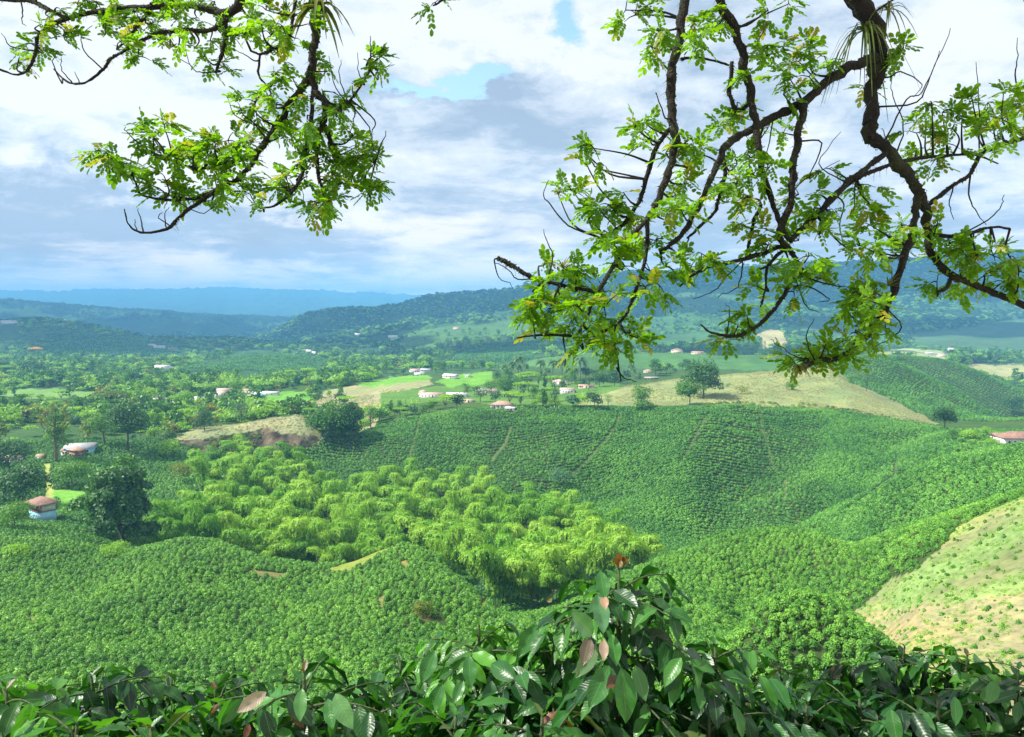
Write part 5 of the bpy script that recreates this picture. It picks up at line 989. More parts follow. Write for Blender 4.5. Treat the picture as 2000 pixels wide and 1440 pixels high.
# ---- left hand tree
LX, LY = -8.8, 8.0; lt = empty('shade_tree', (LX, LY, gz1(LX, LY)), 0, 'shade tree with dark limbs and leafy sprays hanging in from the top left', 'tree'); LO = np.array(lt.location); ST2 = []; tw = MB()
gl = MB(); gl.tube(crom([np.array([LX, LY, LO[2]-.4]), np.array([LX+.1, LY, .5]), np.array([LX+.5, LY-.1, 3.2]), np.array([LX+1.3, LY-.3, 5.1])], 5)-LO, np.linspace(.38, .22, 16), 10); gl.build('trunk', M_LIMB, lt, True)
gl = MB(); gl.tube(crom([np.array([LX+1.3, LY-.3, 5.1]), at(150, -420, 7.4), at(560, -330, 7.0), at(820, -350, 7.0)], 6)-LO, np.linspace(.2, .07, 19), 9); gl.build('branch', M_LIMB, lt, True)
LL = [
 ([(640,-340,17),(640,-160,16),(628,-40,15),(620,30,14),(614,80,11),(609,130,10),(600,160,9)], 7.0, -.2),
 ([(604,150,9),(590,172,9),(565,205,9),(547,235,9),(527,270,9),(505,296,8),(490,325,6),(455,355,6),(420,372,5),(380,388,4),(320,390,4),(275,380,3),(262,352,3),(230,335,3),(205,322,2)], 6.8, -.5),
 ([(450,358,5),(420,375,5),(385,398,5),(350,425,4),(325,447,4),(280,455,3),(252,440,2),(243,408,1.5)], 6.5, -.3),
 ([(497,303,5),(440,325,4),(400,328,4),(360,324,3),(333,313,2)], 6.6, .1),
 ([(606,150,9),(616,180,9),(633,200,8),(632,235,7),(622,262,6),(620,300,5),(623,345,5),(632,385,4),(630,428,3)], 6.8, -.3),
 ([(612,185,6),(608,225,5),(597,290,5),(592,330,4),(575,370,4),(540,400,3),(510,407,2)], 6.7, -.5),
 ([(634,245,6),(650,290,6),(661,320,6)], 6.8, .1),
 ([(622,350,3),(650,355,3),(685,362,3),(720,369,2)], 6.7, .1),
 ([(632,195,4),(655,205,3),(678,202,4),(700,175,3),(720,140,3),(724,110,2)], 6.8, .3),
 ([(560,-330,14),(500,-120,13),(472,0,13),(440,26,12),(400,16,9),(350,12,8),(275,15,8),(200,22,7),(135,35,6),(100,50,5),(75,72,5),(70,100,4),(57,133,4),(35,146,3),(-10,133,3)], 7.2, .4),
 ([(440,30,8),(440,80,6),(432,108,5),(422,143,3)], 7.1, 0),
 ([(442,40,8),(410,60,6),(360,60,6),(310,65,5),(270,82,5),(240,102,4),(215,116,4),(202,135,4),(165,162,3),(132,160,3),(105,135,2)], 7.1, .3),
 ([(295,20,5),(262,60,4),(232,92,3)], 7.2, 0),
 ([(132,36,5),(95,20,5),(60,3,6),(-10,-4,6)], 7.3, .2),
 ([(578,-30,5),(572,40,4),(558,78,4),(530,98,4),(510,106,4),(490,100,2)], 6.9, 0),
 ([(508,105,3),(505,145,3),(520,166,2)], 6.9, 0),
 ([(820,-350,8),(900,-120,6),(890,-30,4),(862,2,3),(845,12,2)], 7.0, 0),
]
for p, Y_, dY in LL: limb(lt, p, Y_, dY, 1, ST2)
TWL = [[(498,245),(460,225),(445,190)],[(495,240),(475,225),(465,200)],[(290,293),(250,260),(245,250)],[(70,100),(20,90),(5,65)],[(200,135),(165,100),(160,72),(180,50)],[(120,162),(103,120),(112,105)],[(140,160),(122,140),(118,110)],[(155,160),(145,140)],[(50,52),(42,40),(44,20)],[(675,200),(650,160),(642,110)],[(678,195),(664,150),(666,118)],[(728,300),(726,260),(732,235)],[(738,300),(750,270),(756,255)],[(725,290),(720,250)],[(680,270),(690,240),(693,215)],[(712,165),(700,140),(699,105)],[(724,110),(724,90),(723,68)],[(724,125),(745,110),(752,97)],[(275,380),(270,365),(283,340)],[(262,350),(256,330),(258,300)],[(330,440),(310,425),(318,415)],[(325,445),(322,420),(330,405)],[(280,455),(275,430),(268,405)],[(268,450),(262,430)],[(332,330),(330,310)],[(450,378),(400,415),(355,400),(345,385)],[(490,372),(520,370),(545,350)],[(362,88),(372,130),(395,142),(430,140)],[(350,85),(345,110),(380,130)],[(455,95),(480,108),(495,118)],[(590,370),(600,410),(628,428)],[(560,330),(545,350),(560,370)],[(340,80),(330,60)],[(560,75),(565,95),(560,120)],[(205,55),(202,75)],[(440,380),(480,375),(500,400)]]
for p in TWL: twig(tw, p, 6.8+.2*rng.random(), 1.8, LO, .15*rng.normal(), ST2)
CLL = [(75,50,20,6),(60,85,22,7),(85,95,20,6),(100,75,20,6),(35,122,22,7),(125,65,16,4),(90,30,16,4),(110,15,16,4),(150,8,20,6),(190,5,20,6),(230,0,22,6),(260,15,20,6),(230,35,24,8),(270,35,20,6),(300,5,20,6),(335,0,20,6),(375,10,18,5),(420,5,16,4),(250,95,22,7),(270,110,20,6),(230,85,20,6),(220,60,16,4),(260,55,16,4),(300,45,20,6),(320,60,18,5),(350,40,20,6),(340,90,16,4),(370,60,16,4),(385,35,16,4),(410,80,24,7),(440,60,20,6),(400,110,18,5),(440,130,18,5),(380,95,16,4),(455,75,16,5),(420,50,14,4),
 (510,45,26,8),(530,70,28,9),(550,50,26,8),(570,40,24,8),(500,30,20,6),(590,50,20,6),(545,90,18,5),(520,20,20,6),(575,75,16,4),(490,60,14,4),
 (545,155,20,6),(530,170,22,7),(560,130,16,4),(520,190,22,7),(500,200,22,7),(540,205,22,7),(500,220,22,7),(520,235,20,6),(540,250,20,6),(560,230,20,6),(575,160,16,4),(630,120,18,5),(640,140,18,5),(580,190,18,5),(550,265,18,5),(585,215,16,4),
 (190,295,22,8),(210,300,22,8),(225,310,18,6),(245,320,20,6),(255,330,16,5),(290,255,22,7),(275,245,16,5),(320,245,18,6),(300,270,20,6),(310,295,20,6),(330,305,20,6),(350,300,18,6),(360,275,22,8),(380,290,24,8),(400,285,24,8),(420,280,24,8),(445,275,24,8),(460,290,20,7),(430,300,22,7),(380,315,22,7),(400,320,20,6),(440,320,22,7),(460,310,20,6),(470,350,20,6),(450,345,20,6),(420,350,20,6),(340,365,24,8),(360,360,22,7),(325,355,20,6),(320,375,20,6),(350,380,16,5),(480,360,18,5),(420,375,16,5),(400,395,14,4),(480,375,14,4),
 (640,200,20,7),(660,215,22,8),(670,230,22,8),(650,180,18,5),(600,225,18,6),(610,250,16,5),(720,115,18,5),(735,118,16,5),(738,140,14,4),(688,178,14,4),(690,265,22,8),(700,285,24,9),(720,300,24,9),(700,310,24,9),(730,320,22,8),(715,340,22,8),(735,350,18,6),(690,340,20,7),(675,310,20,7),(660,300,20,6),(640,280,18,6),(600,290,22,7),(580,300,20,6),(620,310,18,5),(640,320,20,6),(580,330,16,5),(560,350,20,6),(560,370,18,5),(545,360,14,4),(600,345,16,5),(650,340,20,6),(660,360,16,5),(640,370,16,5),(620,395,20,7),(635,400,18,6),(650,385,16,5),(610,410,14,4),(510,398,16,4),(725,365,16,5),(850,5,16,5),(865,0,14,4)]
for (u, v, R, n) in CLL: cluster(ST2, tw, u, v, R, int(n*1.7)+1, None, .07, LO)
for k in range(24): cluster(ST2, tw, -150+1050*rng.random(), -50-300*rng.random(), 42, 8, 6.8+1.2*rng.random(), .1, LO)
moss(ST2, 6000, lt, LO)
BP1 = crom([np.array([LX+1.3, LY-.3, 5.1]), np.array([-5.6, 5.0, 5.6]), np.array([-4.0, 2.4, 5.3]), np.array([-2.4, .2, 5.0]), np.array([-1.4, -1.6, 4.9])], 6); gl = MB(); gl.tube(BP1-LO, np.linspace(.17, .05, len(BP1)), 8); gl.build('branch', M_LIMB, lt, True)
BP2 = crom([np.array([-4.0, 2.4, 5.3]), np.array([-2.4, 2.9, 5.5]), np.array([-.6, 2.6, 5.5]), np.array([1.2, 1.8, 5.2])], 6); gl = MB(); gl.tube(BP2-LO, np.linspace(.09, .03, len(BP2)), 8); gl.build('branch', M_LIMB, lt, True); BB = np.concatenate([BP1[8:], BP2])
for k in range(95):
    b = BB[int(rng.integers(0, len(BB)))]; c = b+rng.normal(size=3)*np.array([1.0, 1.0, .3])+[0, 0, .15]
    if c[2] < max(3.6, .55*c[1]): c[2] = max(3.9, .62*c[1])
    cluster3(tw, c, .42, 15, LO, b)
tag(tw.build('twigs', M_LIMB, lt, True), kind='stuff')
for i in range(len(LEAF['V'])): LEAF['V'][i] = LEAF['V'][i]-LO
build_leaves(lt)
bromeliad(622, 14, 6.85, .42, 26, 'large green bromeliad growing on the thick left limb at the top edge', 1.0)
bromeliad(492, 280, 6.55, .16, 16, 'small spiky bromeliad on the left limb above the leafy spray', .3)
bromeliad(1688, 60, 6.7, .44, 34, 'big shaggy bromeliad with long drooping leaves on the thick right limb', 1.6, wid=.012)
bromeliad(1735, 20, 6.8, .28, 22, 'fine leaved bromeliad on the right side of the thick right limb at the top', 1.0, wid=.015)
bromeliad(1705, 585, 6.2, .20, 20, 'leafy rosette on the lower right limb above its hanging end', .4)
bromeliad(1735, 560, 6.3, .15, 14, 'small rosette on the lower right limb, upper one of two', .3)
bromeliad(1562, 720, 5.9, .13, 26, 'tangled tuft at the hanging end of the lower right limb', .9)
bromeliad(1100, 525, 6.0, .12, 12, 'small air plant on the outer end of the middle branch', .2)
# ------------------------------------------------------------------ FOREGROUND COFFEE PLANTS
def coffeeleaf_mat():
    m, ns, ln = newmat('coffee_leaf'); a = N(ns, 'ShaderNodeAttribute', attribute_name='tint'); uv = N(ns, 'ShaderNodeUVMap', uv_map='UVMap'); sp = N(ns, 'ShaderNodeSeparateXYZ'); ln.new(uv.outputs[0], sp.inputs[0])
    s1 = N(ns, 'ShaderNodeMath', operation='SUBTRACT', i_1=.5); ln.new(sp.outputs['Y'], s1.inputs[0]); ab = N(ns, 'ShaderNodeMath', operation='ABSOLUTE'); ln.new(s1.outputs[0], ab.inputs[0])
    k1 = N(ns, 'ShaderNodeMath', operation='MULTIPLY_ADD', i_1=-.38); ln.new(ab.outputs[0], k1.inputs[0]); ln.new(sp.outputs['X'], k1.inputs[2])
    k2 = N(ns, 'ShaderNodeMath', operation='MULTIPLY', i_1=62.0); ln.new(k1.outputs[0], k2.inputs[0]); si = N(ns, 'ShaderNodeMath', operation='SINE'); ln.new(k2.outputs[0], si.inputs[0])
    vn = ramp(ns, [(0, (0, 0, 0)), (.25, (.75, .75, .75)), (1, (1, 1, 1))]); mr = N(ns, 'ShaderNodeMapRange'); mr.inputs[1].default_value = -1; mr.inputs[2].default_value = 1; ln.new(si.outputs[0], mr.inputs[0]); ln.new(mr.outputs[0], vn.inputs[0])
    mid = N(ns, 'ShaderNodeMapRange'); mid.inputs[1].default_value = .0; mid.inputs[2].default_value = .035; mid.inputs[3].default_value = 1; mid.inputs[4].default_value = 0; ln.new(ab.outputs[0], mid.inputs[0])
    mx = N(ns, 'ShaderNodeMix', data_type='RGBA'); mx.inputs[7].default_value = (.16, .30, .08, 1); ln.new(a.outputs['Color'], mx.inputs[6]); mm = N(ns, 'ShaderNodeMath', operation='MULTIPLY', i_1=.6); ln.new(mid.outputs[0], mm.inputs[0]); ln.new(mm.outputs[0], mx.inputs[0])
    bp = N(ns, 'ShaderNodeBump', i_Strength=.20, i_Distance=.002); ln.new(vn.outputs[0], bp.inputs['Height'])
    p = N(ns, 'ShaderNodeBsdfPrincipled', i_Roughness=.36); p.inputs['Specular IOR Level'].default_value = .5; ln.new(mx.outputs[2], p.inputs['Base Color']); ln.new(bp.outputs[0], p.inputs['Normal'])
    t = N(ns, 'ShaderNodeBsdfTranslucent'); hs = N(ns, 'ShaderNodeMix', data_type='RGBA', blend_type='MULTIPLY'); hs.inputs[0].default_value = 1; hs.inputs[7].default_value = (2.2, 2.4, .7, 1); ln.new(mx.outputs[2], hs.inputs[6]); ln.new(hs.outputs[2], t.inputs[0])
    ms = N(ns, 'ShaderNodeMixShader'); ms.inputs[0].default_value = .24; ln.new(p.outputs[0], ms.inputs[1]); ln.new(t.outputs[0], ms.inputs[2]); o = N(ns, 'ShaderNodeOutputMaterial'); ln.new(ms.outputs[0], o.inputs[0]); return m
M_CL = coffeeleaf_mat(); M_CS = plain('coffee_stem', (.05, .075, .025), .8, .3, 20, .3, 80)
TX, TY_ = 10, 5; tt_ = np.linspace(0, 1, TX); yy_ = np.linspace(-1, 1, TY_); TG, YG = np.meshgrid(tt_, yy_, indexing='ij')
prof = .5*(np.sin(np.pi*TG**.92)**.72)*(1-.35*np.clip(TG-.72, 0, 1)/.28); prof[0] = .03; prof[-1] = .004
LQ = np.arange(TX*TY_).reshape(TX, TY_); LQF = np.stack([LQ[:-1, :-1], LQ[:-1, 1:], LQ[1:, 1:], LQ[1:, :-1]], -1).reshape(-1, 4)
class CoffeePlant:
    def __init__(s): s.V = []; s.T = []; s.k = []
    def leaf(s, o, d, up, L, tint, young=False, curl=.35):
        d = d/np.linalg.norm(d); sd = np.cross(d, up); sd /= np.linalg.norm(sd)+1e-9; n = np.cross(sd, d); W = L*(.42+.06*rng.random())
        ph = rng.random()*6; x = TG*L; y = YG*prof*W; z = np.abs(YG)*prof*W*.34-curl*L*TG**2*.5+.012*L*np.sin(TG*17+ph)*np.abs(YG)*2+.02*L*np.sin(TG*5+ph)
        s.V.append((o+x[..., None]*d+y[..., None]*sd+z[..., None]*n).reshape(-1, 3)); s.T.append(np.repeat(np.array(tint)[None], TX*TY_, 0)); s.k.append(1 if young else 0)
def coffee_plant(u, v, Y, label, seed, Lf=.145, spread=.62, bronze=.10, tone=0, depth=1.15, dens=1.0, yl=None, shade=1.0, maxr=.75):
    Lf = Lf*.70; bronze = bronze*.6
    global rng
    keep = rng; rng = np.random.default_rng(seed)
    X_, Yb, Zt = at(u, v, Y); zb = gz1(X_, Yb); org = np.array([X_, Yb, zb]); H = Zt-zb; root = empty('coffee_plant', tuple(org), 0, label, 'coffee plant'); cp = CoffeePlant(); st = MB(); lean = rng.normal(size=2)*.03
    P = [(0, 0, -.15), (lean[0]*.5, lean[1]*.5, H*.5), (lean[0], lean[1], H-.03)]; st.tube(crom(P, 5), np.linspace(.022, .004, 11), 7); st.build('stem', M_CS, root, True)
    PAL = [[(.009, .052, .012), (.021, .105, .017), (.048, .18, .025)], [(.022, .10, .014), (.048, .18, .020), (.085, .265, .028)], [(.007, .036, .012), (.015, .073, .018), (.032, .125, .025)]][tone]
    BR = [(.12, .04, .018), (.10, .075, .03), (.16, .075, .02), (.08, .12, .03)]
    def tint(b): return (np.array(BR[int(rng.integers(0, 4))]) if rng.random() < b else np.array(PAL[int(rng.integers(0, 3))])*(.8+.4*rng.random()))
    z = H-.03; brm = MB(); nb = 0; az0 = rng.random()*6.28; i = 0
    while z > max(H-depth, .12):
        zz = H-z; blen = min(maxr, .085+spread*zz*(1 if zz < .5 else .8)+.03*rng.random()); c = np.array([lean[0]*z/H, lean[1]*z/H, z])
        for sgn in (0, math.pi):
            az = az0+i*1.571+sgn+.3*rng.normal(); el = .75-1.0*min(1, zz/.6)
            dr = np.array([math.cos(az), math.sin(az), 0])
            if zz < .07:
                dd = dr*math.cos(.9-zz*6)+np.array([0, 0, math.sin(.9-zz*6)]); yb = zz < .05
                cp.leaf(c, dd, np.array([0, 0, 1.])+dr*-.6, Lf*(.26+zz*6), np.array(BR[int(rng.integers(0, 3))]) if (yb and bronze > .04) else tint(.05), yb, .2); continue
            m = max(1, int(blen/.034)); Q = [c]
            for j in range(1, m+1):
                t = j/m; Q.append(c+dr*blen*t+np.array([0, 0, blen*(math.sin(el)*t-.42*t*t)]))
            Q = np.array(Q); brm.tube(Q, np.linspace(.0042, .0018, len(Q)), 5)
            for j in range(1, m+1):
                td = Q[j]-Q[j-1]; td /= np.linalg.norm(td)+1e-9; tip = j == m
                if rng.random() > dens: continue
                for s2 in (-1, 1):
                    side = np.cross(td, [0, 0, 1.]); side /= np.linalg.norm(side)+1e-9
                    f = .9 if tip else .35; dd = td*f+side*s2*(.55 if tip else .8)+np.array([0, 0, -.10-.95*rng.random()])+.22*rng.normal(size=3)
                    yg = tip and rng.random() < bronze*1.6
                    cp.leaf(Q[j]+.01*rng.normal(size=3), dd, np.array([0, 0, 1.])+.45*dr+.3*rng.normal(size=3), Lf*(.55 if yg else .85+.45*rng.random())*(.85 if tip else 1), tint(1.0) if yg else tint(0.006), yg, .25+.4*rng.random())
        z -= (.030 if zz < .22 else .042)+.015*rng.random(); i += 1
    if yl:   # a few conspicuous leaves
        for (lu, lv, tu, tv, yy, tn) in yl:
            yy = yy*.4+(Y-.22)*.6; o = at(lu, lv, yy+.03)-org; e = at(tu, tv, yy-.02)-org; L = np.linalg.norm(e-o); cp.leaf(o, e-o, np.array([.1*rng.normal(), -.85, .5]), L, tn, False, .12)
    brm.build('branches', M_CS, root, True); V = np.array(cp.V); T_ = np.array(cp.T); kk_ = np.array(cp.k); uv0 = np.stack([TG, YG*.5+.5], -1).reshape(-1, 2)
    for k, nm in ((0, 'leaves'), (1, 'young_leaves')):
        W = V[kk_ == k]
        if len(W) == 0: continue
        n = len(W); Fc = (LQF[None]+(np.arange(n)*TX*TY_)[:, None, None]).reshape(-1, 4); tc = np.concatenate([T_[kk_ == k].reshape(-1, 3), np.ones((n*TX*TY_, 1))], 1)
        mesh(nm, W.reshape(-1, 3), Fc, M_CL, root, True, attrs={'tint': ('FLOAT_COLOR', tc.astype(np.float32))}, uv=np.tile(uv0, (n, 1)))
    rng = keep; return root
G1 = (.035, .165, .020); G2 = (.04, .16, .032); GB = (.12, .09, .065); DK = (.025, .10, .03); OR = (.13, .055, .026); PALE = (.30, .42, .34)
coffee_plant(1212, 1100, 2.35, 'tallest coffee plant in front, pointed, dark glossy leaves and a bronze red tip', 11, .125, .78, .10, 0, 1.2, maxr=.48,
  yl=[(1172,1115,1182,1172,1.9,G2),(1168,1165,1180,1238,1.85,(.10,.26,.12)),(1155,1240,1120,1195,1.9,(.08,.2,.10)),(1165,1258,1125,1325,1.85,(.12,.22,.10)),(1190,1300,1150,1385,1.8,G2),(1215,1305,1225,1415,1.75,G1),(1240,1300,1262,1370,1.8,(.06,.18,.04)),(1205,1320,1185,1345,1.78,OR),(1152,1245,1138,1300,1.8,GB),(1178,1250,1180,1290,1.78,(.34,.24,.18)),(1178,1165,1183,1190,1.8,(.34,.20,.14)),(1195,1240,1205,1300,1.8,G1),(1210,1100,1206,1084,2.3,OR),(1216,1102,1225,1092,2.3,OR),(1210,1102,1198,1094,2.3,OR)])
coffee_plant(935, 1212, 2.75, 'bright green coffee plant with broad veined leaves left of the tallest one', 12, .125, .85, .02, 1, 1.0, maxr=.62,
  yl=[(850,1270,822,1335,2.2,G2),(915,1280,920,1345,2.15,G2),(905,1330,885,1375,2.1,G2),(865,1335,835,1400,2.1,G2),(960,1330,955,1405,2.1,DK)])
coffee_plant(1048, 1218, 2.6, 'coffee plant with one large curved leaf on top between the bright one and the tallest', 13, .15, .85, .05, 0, .9, maxr=.6,
  yl=[(1048,1220,1012,1285,2.3,G2),(1110,1215,1090,1232,2.3,OR),(985,1395,930,1440,2.0,G2)])
coffee_plant(585, 1284, 2.25, 'wide coffee plant with many orange brown young leaves on the left of centre', 14, .125, 1.15, .32, 0, .8, maxr=.62,
  yl=[(520,1352,462,1392,1.85,(.34,.26,.20)),(590,1345,585,1410,1.85,(.08,.22,.06)),(655,1355,688,1425,1.8,(.10,.24,.08)),(640,1365,650,1425,1.82,G2),])
coffee_plant(210, 1296, 2.6, 'dark coffee plant shaped like a dome with a tiny yellow tip on the left', 15, .13, 1.05, .03, 2, .8, maxr=.6)
coffee_plant(15, 1335, 2.5, 'light green coffee plant cut by the left edge', 16, .14, 1.0, .02, 1, .75, maxr=.55)
coffee_plant(318, 1312, 3.2, 'small coffee plant with an upright bud between the dome shaped and orange tipped ones', 17, .12, .9, .10, 0, .9, maxr=.6)
coffee_plant(432, 1325, 3.0, 'low coffee plant filling the gap left of the orange tipped one', 18, .12, 1.1, .10, 0, .8, maxr=.6)
coffee_plant(785, 1285, 3.3, 'small dark coffee plant with stiff leaves right of the orange tipped one', 19, .11, .9, .06, 2, .9, maxr=.6)
coffee_plant(700, 1372, 2.4, 'low coffee plant under the right side of the orange tipped one', 20, .13, 1.1, .12, 0, .7, maxr=.6)
coffee_plant(1398, 1258, 2.6, 'coffee plant with a curved brown edged top leaf right of the tallest one', 21, .14, .9, .06, 0, 1.0, maxr=.6)
coffee_plant(1535, 1286, 3.9, 'coffee plant with small bright green leaves right of centre', 22, .10, 1.3, .0, 1, 1.0, maxr=.75)
coffee_plant(1620, 1302, 3.5, 'mid green coffee plant right behind the bright small leaved one', 23, .12, 1.1, .08, 1, 1.0, maxr=.7)
coffee_plant(1752, 1252, 3.4, 'tall dark coffee plant in front of the bare slope', 24, .125, 1.0, .05, 2, 1.1, maxr=.7)
coffee_plant(1885, 1268, 3.2, 'coffee plant with mixed green and bronze leaves left of the right edge', 25, .125, 1.0, .14, 1, 1.1, maxr=.65)
coffee_plant(1990, 1275, 3.1, 'dark coffee plant cut by the right edge', 26, .13, 1.0, .06, 2, 1.1, maxr=.65)
coffee_plant(1560, 1362, 2.5, 'low dark coffee plant at the bottom right of centre', 27, .14, 1.2, .04, 2, .7, maxr=.6)
coffee_plant(1700, 1350, 2.7, 'coffee plant with large matt leaves at the bottom below the tall dark one', 28, .14, 1.2, .05, 2, .8, maxr=.6)
coffee_plant(1840, 1345, 2.6, 'dark leaved coffee plant at the bottom right, second from the edge', 29, .14, 1.2, .06, 2, .8, maxr=.6, yl=[(1865,1360,1868,1418,2.3,G2),(1945,1330,1930,1375,2.4,(.06,.18,.04))])
coffee_plant(110, 1400, 2.2, 'low coffee plant at the bottom left corner', 30, .14, 1.2, .03, 1, .6, maxr=.55)
coffee_plant(300, 1405, 2.1, 'bright leaved low coffee plant at the bottom below the dome shaped one', 31, .14, 1.2, .03, 1, .6, maxr=.5)
coffee_plant(870, 1385, 2.1, 'low coffee plant at the bottom under the bright broad leaved one', 32, .14, 1.2, .04, 0, .6, maxr=.5)
coffee_plant(1050, 1372, 2.1, 'coffee plant with pale upturned leaves at the bottom left of the tallest one', 33, .14, 1.2, .05, 0, .6, maxr=.5)
coffee_plant(1380, 1370, 2.3, 'low coffee plant at the bottom right of the tallest one', 34, .14, 1.2, .04, 2, .7, maxr=.55)
CLOUD = .57; SUN = 5.0; EXPO = .84; HAZE = 1.3e-4; HCOL = (.20, .55, 1.0)
# ------------------------------------------------------------------ SKY, SUN, AIR, CAMERA
EL, AZ = math.radians(50), math.radians(-93)      # sun high on the left, a little behind the viewer (AZ from +Y towards +X)
sd = np.array([math.sin(AZ)*math.cos(EL), math.cos(AZ)*math.cos(EL), math.sin(EL)])
w = bpy.data.worlds.new('World'); SC.world = w; w.use_nodes = True; ns = w.node_tree.nodes; ln = w.node_tree.links; ns.clear()
sky = N(ns, 'ShaderNodeTexSky', sky_type='NISHITA', sun_disc=False, sun_elevation=EL, sun_rotation=AZ, air_density=1.2, dust_density=.6, ozone_density=2.0)
tc = N(ns, 'ShaderNodeTexCoord'); sp = N(ns, 'ShaderNodeSeparateXYZ'); ln.new(tc.outputs['Generated'], sp.inputs[0])
def M(op, a, b=None, c=None, clamp=False):
    n = N(ns, 'ShaderNodeMath', operation=op, use_clamp=clamp)
    for i, q in enumerate((a, b, c)):
        if q is None: continue
        if isinstance(q, (int, float)): n.inputs[i].default_value = q
        else: ln.new(q, n.inputs[i])
    return n.outputs[0]
yy = M('MAXIMUM', sp.outputs['Y'], .12); A_ = M('DIVIDE', sp.outputs['X'], yy); S_ = M('DIVIDE', sp.outputs['Z'], yy)
# cloud deck seen in perspective: features shrink towards the horizon
zz = M('ADD', M('MAXIMUM', sp.outputs['Z'], 0.0), .13); cx = M('DIVIDE', sp.outputs['X'], zz); cy = M('DIVIDE', sp.outputs['Y'], zz); cv = N(ns, 'ShaderNodeCombineXYZ'); ln.new(cx, cv.inputs[0]); ln.new(cy, cv.inputs[1])
def noise(vec, sc, det=6, rough=.55, dist=0, off=(0, 0, 0), scl=(1, 1, 1)):
    mp = N(ns, 'ShaderNodeMapping'); mp.inputs['Location'].default_value = off; mp.inputs['Scale'].default_value = scl; ln.new(vec, mp.inputs[0]); n = N(ns, 'ShaderNodeTexNoise', i_Scale=sc, i_Detail=det, i_Roughness=rough, i_Distortion=dist); ln.new(mp.outputs[0], n.inputs['Vector']); return n.outputs['Fac']
av = N(ns, 'ShaderNodeCombineXYZ'); ln.new(A_, av.inputs[0]); ln.new(S_, av.inputs[1])
nb = noise(cv.outputs[0], .85, 7, .58, .3, (3.1, 1.7, 0)); nf = noise(cv.outputs[0], 2.9, 9, .66, .2, (9.1, 4.2, 0)); nd = noise(av.outputs[0], 3.2, 8, .58, .4, (2.2, 5.5, 0), (1, 1.7, 1)); ne = noise(av.outputs[0], 9, 8, .64, .3, (7, 2, 0), (1, 1.8, 1))
wa = M('MULTIPLY_ADD', nd, .34, -.17); ws = M('MULTIPLY_ADD', ne, .16, -.08); vo = N(ns, 'ShaderNodeTexVoronoi', feature='SMOOTH_F1', i_Scale=1.7); vo.inputs['Smoothness'].default_value = .6; vw = N(ns, 'ShaderNodeVectorMath', operation='ADD'); nvv = N(ns, 'ShaderNodeTexNoise', i_Scale=2.2, i_Detail=6.0); ln.new(cv.outputs[0], nvv.inputs['Vector']); ln.new(cv.outputs[0], vw.inputs[0]); vsx = N(ns, 'ShaderNodeVectorMath', operation='SCALE'); vsx.inputs['Scale'].default_value = .9; ln.new(nvv.outputs['Color'], vsx.inputs[0]); ln.new(vsx.outputs[0], vw.inputs[1]); ln.new(vw.outputs[0], vo.inputs['Vector']); puff = vo.outputs['Distance']
def blob(u, v, ru, rv, warp=1.0):
    a0, s0 = [float(q) for q in ray(u, v)]; da = M('DIVIDE', M('SUBTRACT', M('MULTIPLY_ADD', wa, warp, A_), a0), ru/F); ds_ = M('DIVIDE', M('SUBTRACT', M('MULTIPLY_ADD', ws, warp, S_), s0), rv/F)
    return M('POWER', 2.718, M('MULTIPLY', M('ADD', M('MULTIPLY', da, da), M('MULTIPLY', ds_, ds_)), -1.0))
def total(L):
    t = None
    for u, v, ru, rv, k in L: b = M('MULTIPLY', blob(u, v, ru, rv), k); t = b if t is None else M('ADD', t, b)
    return t
front = M('GREATER_THAN', sp.outputs['Y'], .12)
dark = total([(60, 400, 260, 95, 1.05), (330, 380, 120, 50, .4), (330, 430, 250, 55, .55), (600, 460, 170, 45, .75), (20, 200, 90, 160, .35), (1040, 210, 190, 110, .65), (1000, 330, 180, 80, .35), (1500, 300, 260, 200, .55), (1850, 380, 300, 180, .50), (1600, 480, 420, 70, .45), (750, 250, 170, 60, .22), (1250, 430, 260, 90, .35), (240, 490, 300, 30, .3), (870, 480, 200, 40, .2)])
lite = total([(200, 150, 300, 130, .55), (600, 120, 230, 110, .5), (900, 50, 230, 80, .8), (1200, 170, 110, 120, .5), (1860, 70, 240, 120, .45), (1050, 60, 130, 60, .5), (450, 560, 500, 22, .35), (500, 330, 200, 60, .35), (780, 330, 100, 60, .3), (60, 560, 260, 18, .2), (180, 470, 110, 25, .25), (950, 540, 260, 22, .3), (1040, 495, 40, 22, .4)])
hole = total([(865, 168, 130, 26, 1.15), (945, 140, 60, 22, .7), (1130, 35, 50, 48, 1.1), (500, 60, 40, 36, .5), (960, 150, 40, 20, .5)])
shd = M('ADD', M('ADD', M('MULTIPLY', nb, .8), M('MULTIPLY', nf, 1.0)), -.36); shd = M('SUBTRACT', M('ADD', shd, M('MULTIPLY', M('MULTIPLY', lite, .24), front)), M('MULTIPLY', M('MULTIPLY', dark, .40), front)); shd = M('ADD', shd, M('MULTIPLY', M('SUBTRACT', ne, .5), .62))
shd = M('ADD', shd, M('MULTIPLY', M('SUBTRACT', .48, puff), .46))
shd = M('ADD', M('MULTIPLY', M('SUBTRACT', shd, .5), 1.3), .5)
cr = ramp(ns, [(.05, (.42, .50, .62)), (.22, (.54, .62, .73)), (.34, (.70, .76, .84)), (.50, (.84, .89, .95)), (.64, (1.0, 1.0, 1.02)), (1.0, (1.03, 1.02, 1.02))]); ln.new(shd, cr.inputs[0])
cov = M('SUBTRACT', 1.0, M('MULTIPLY', M('SUBTRACT', M('ADD', M('MULTIPLY', hole, front), M('MULTIPLY', M('SUBTRACT', ne, .5), 1.1)), .36), 1.9, clamp=True), clamp=True)
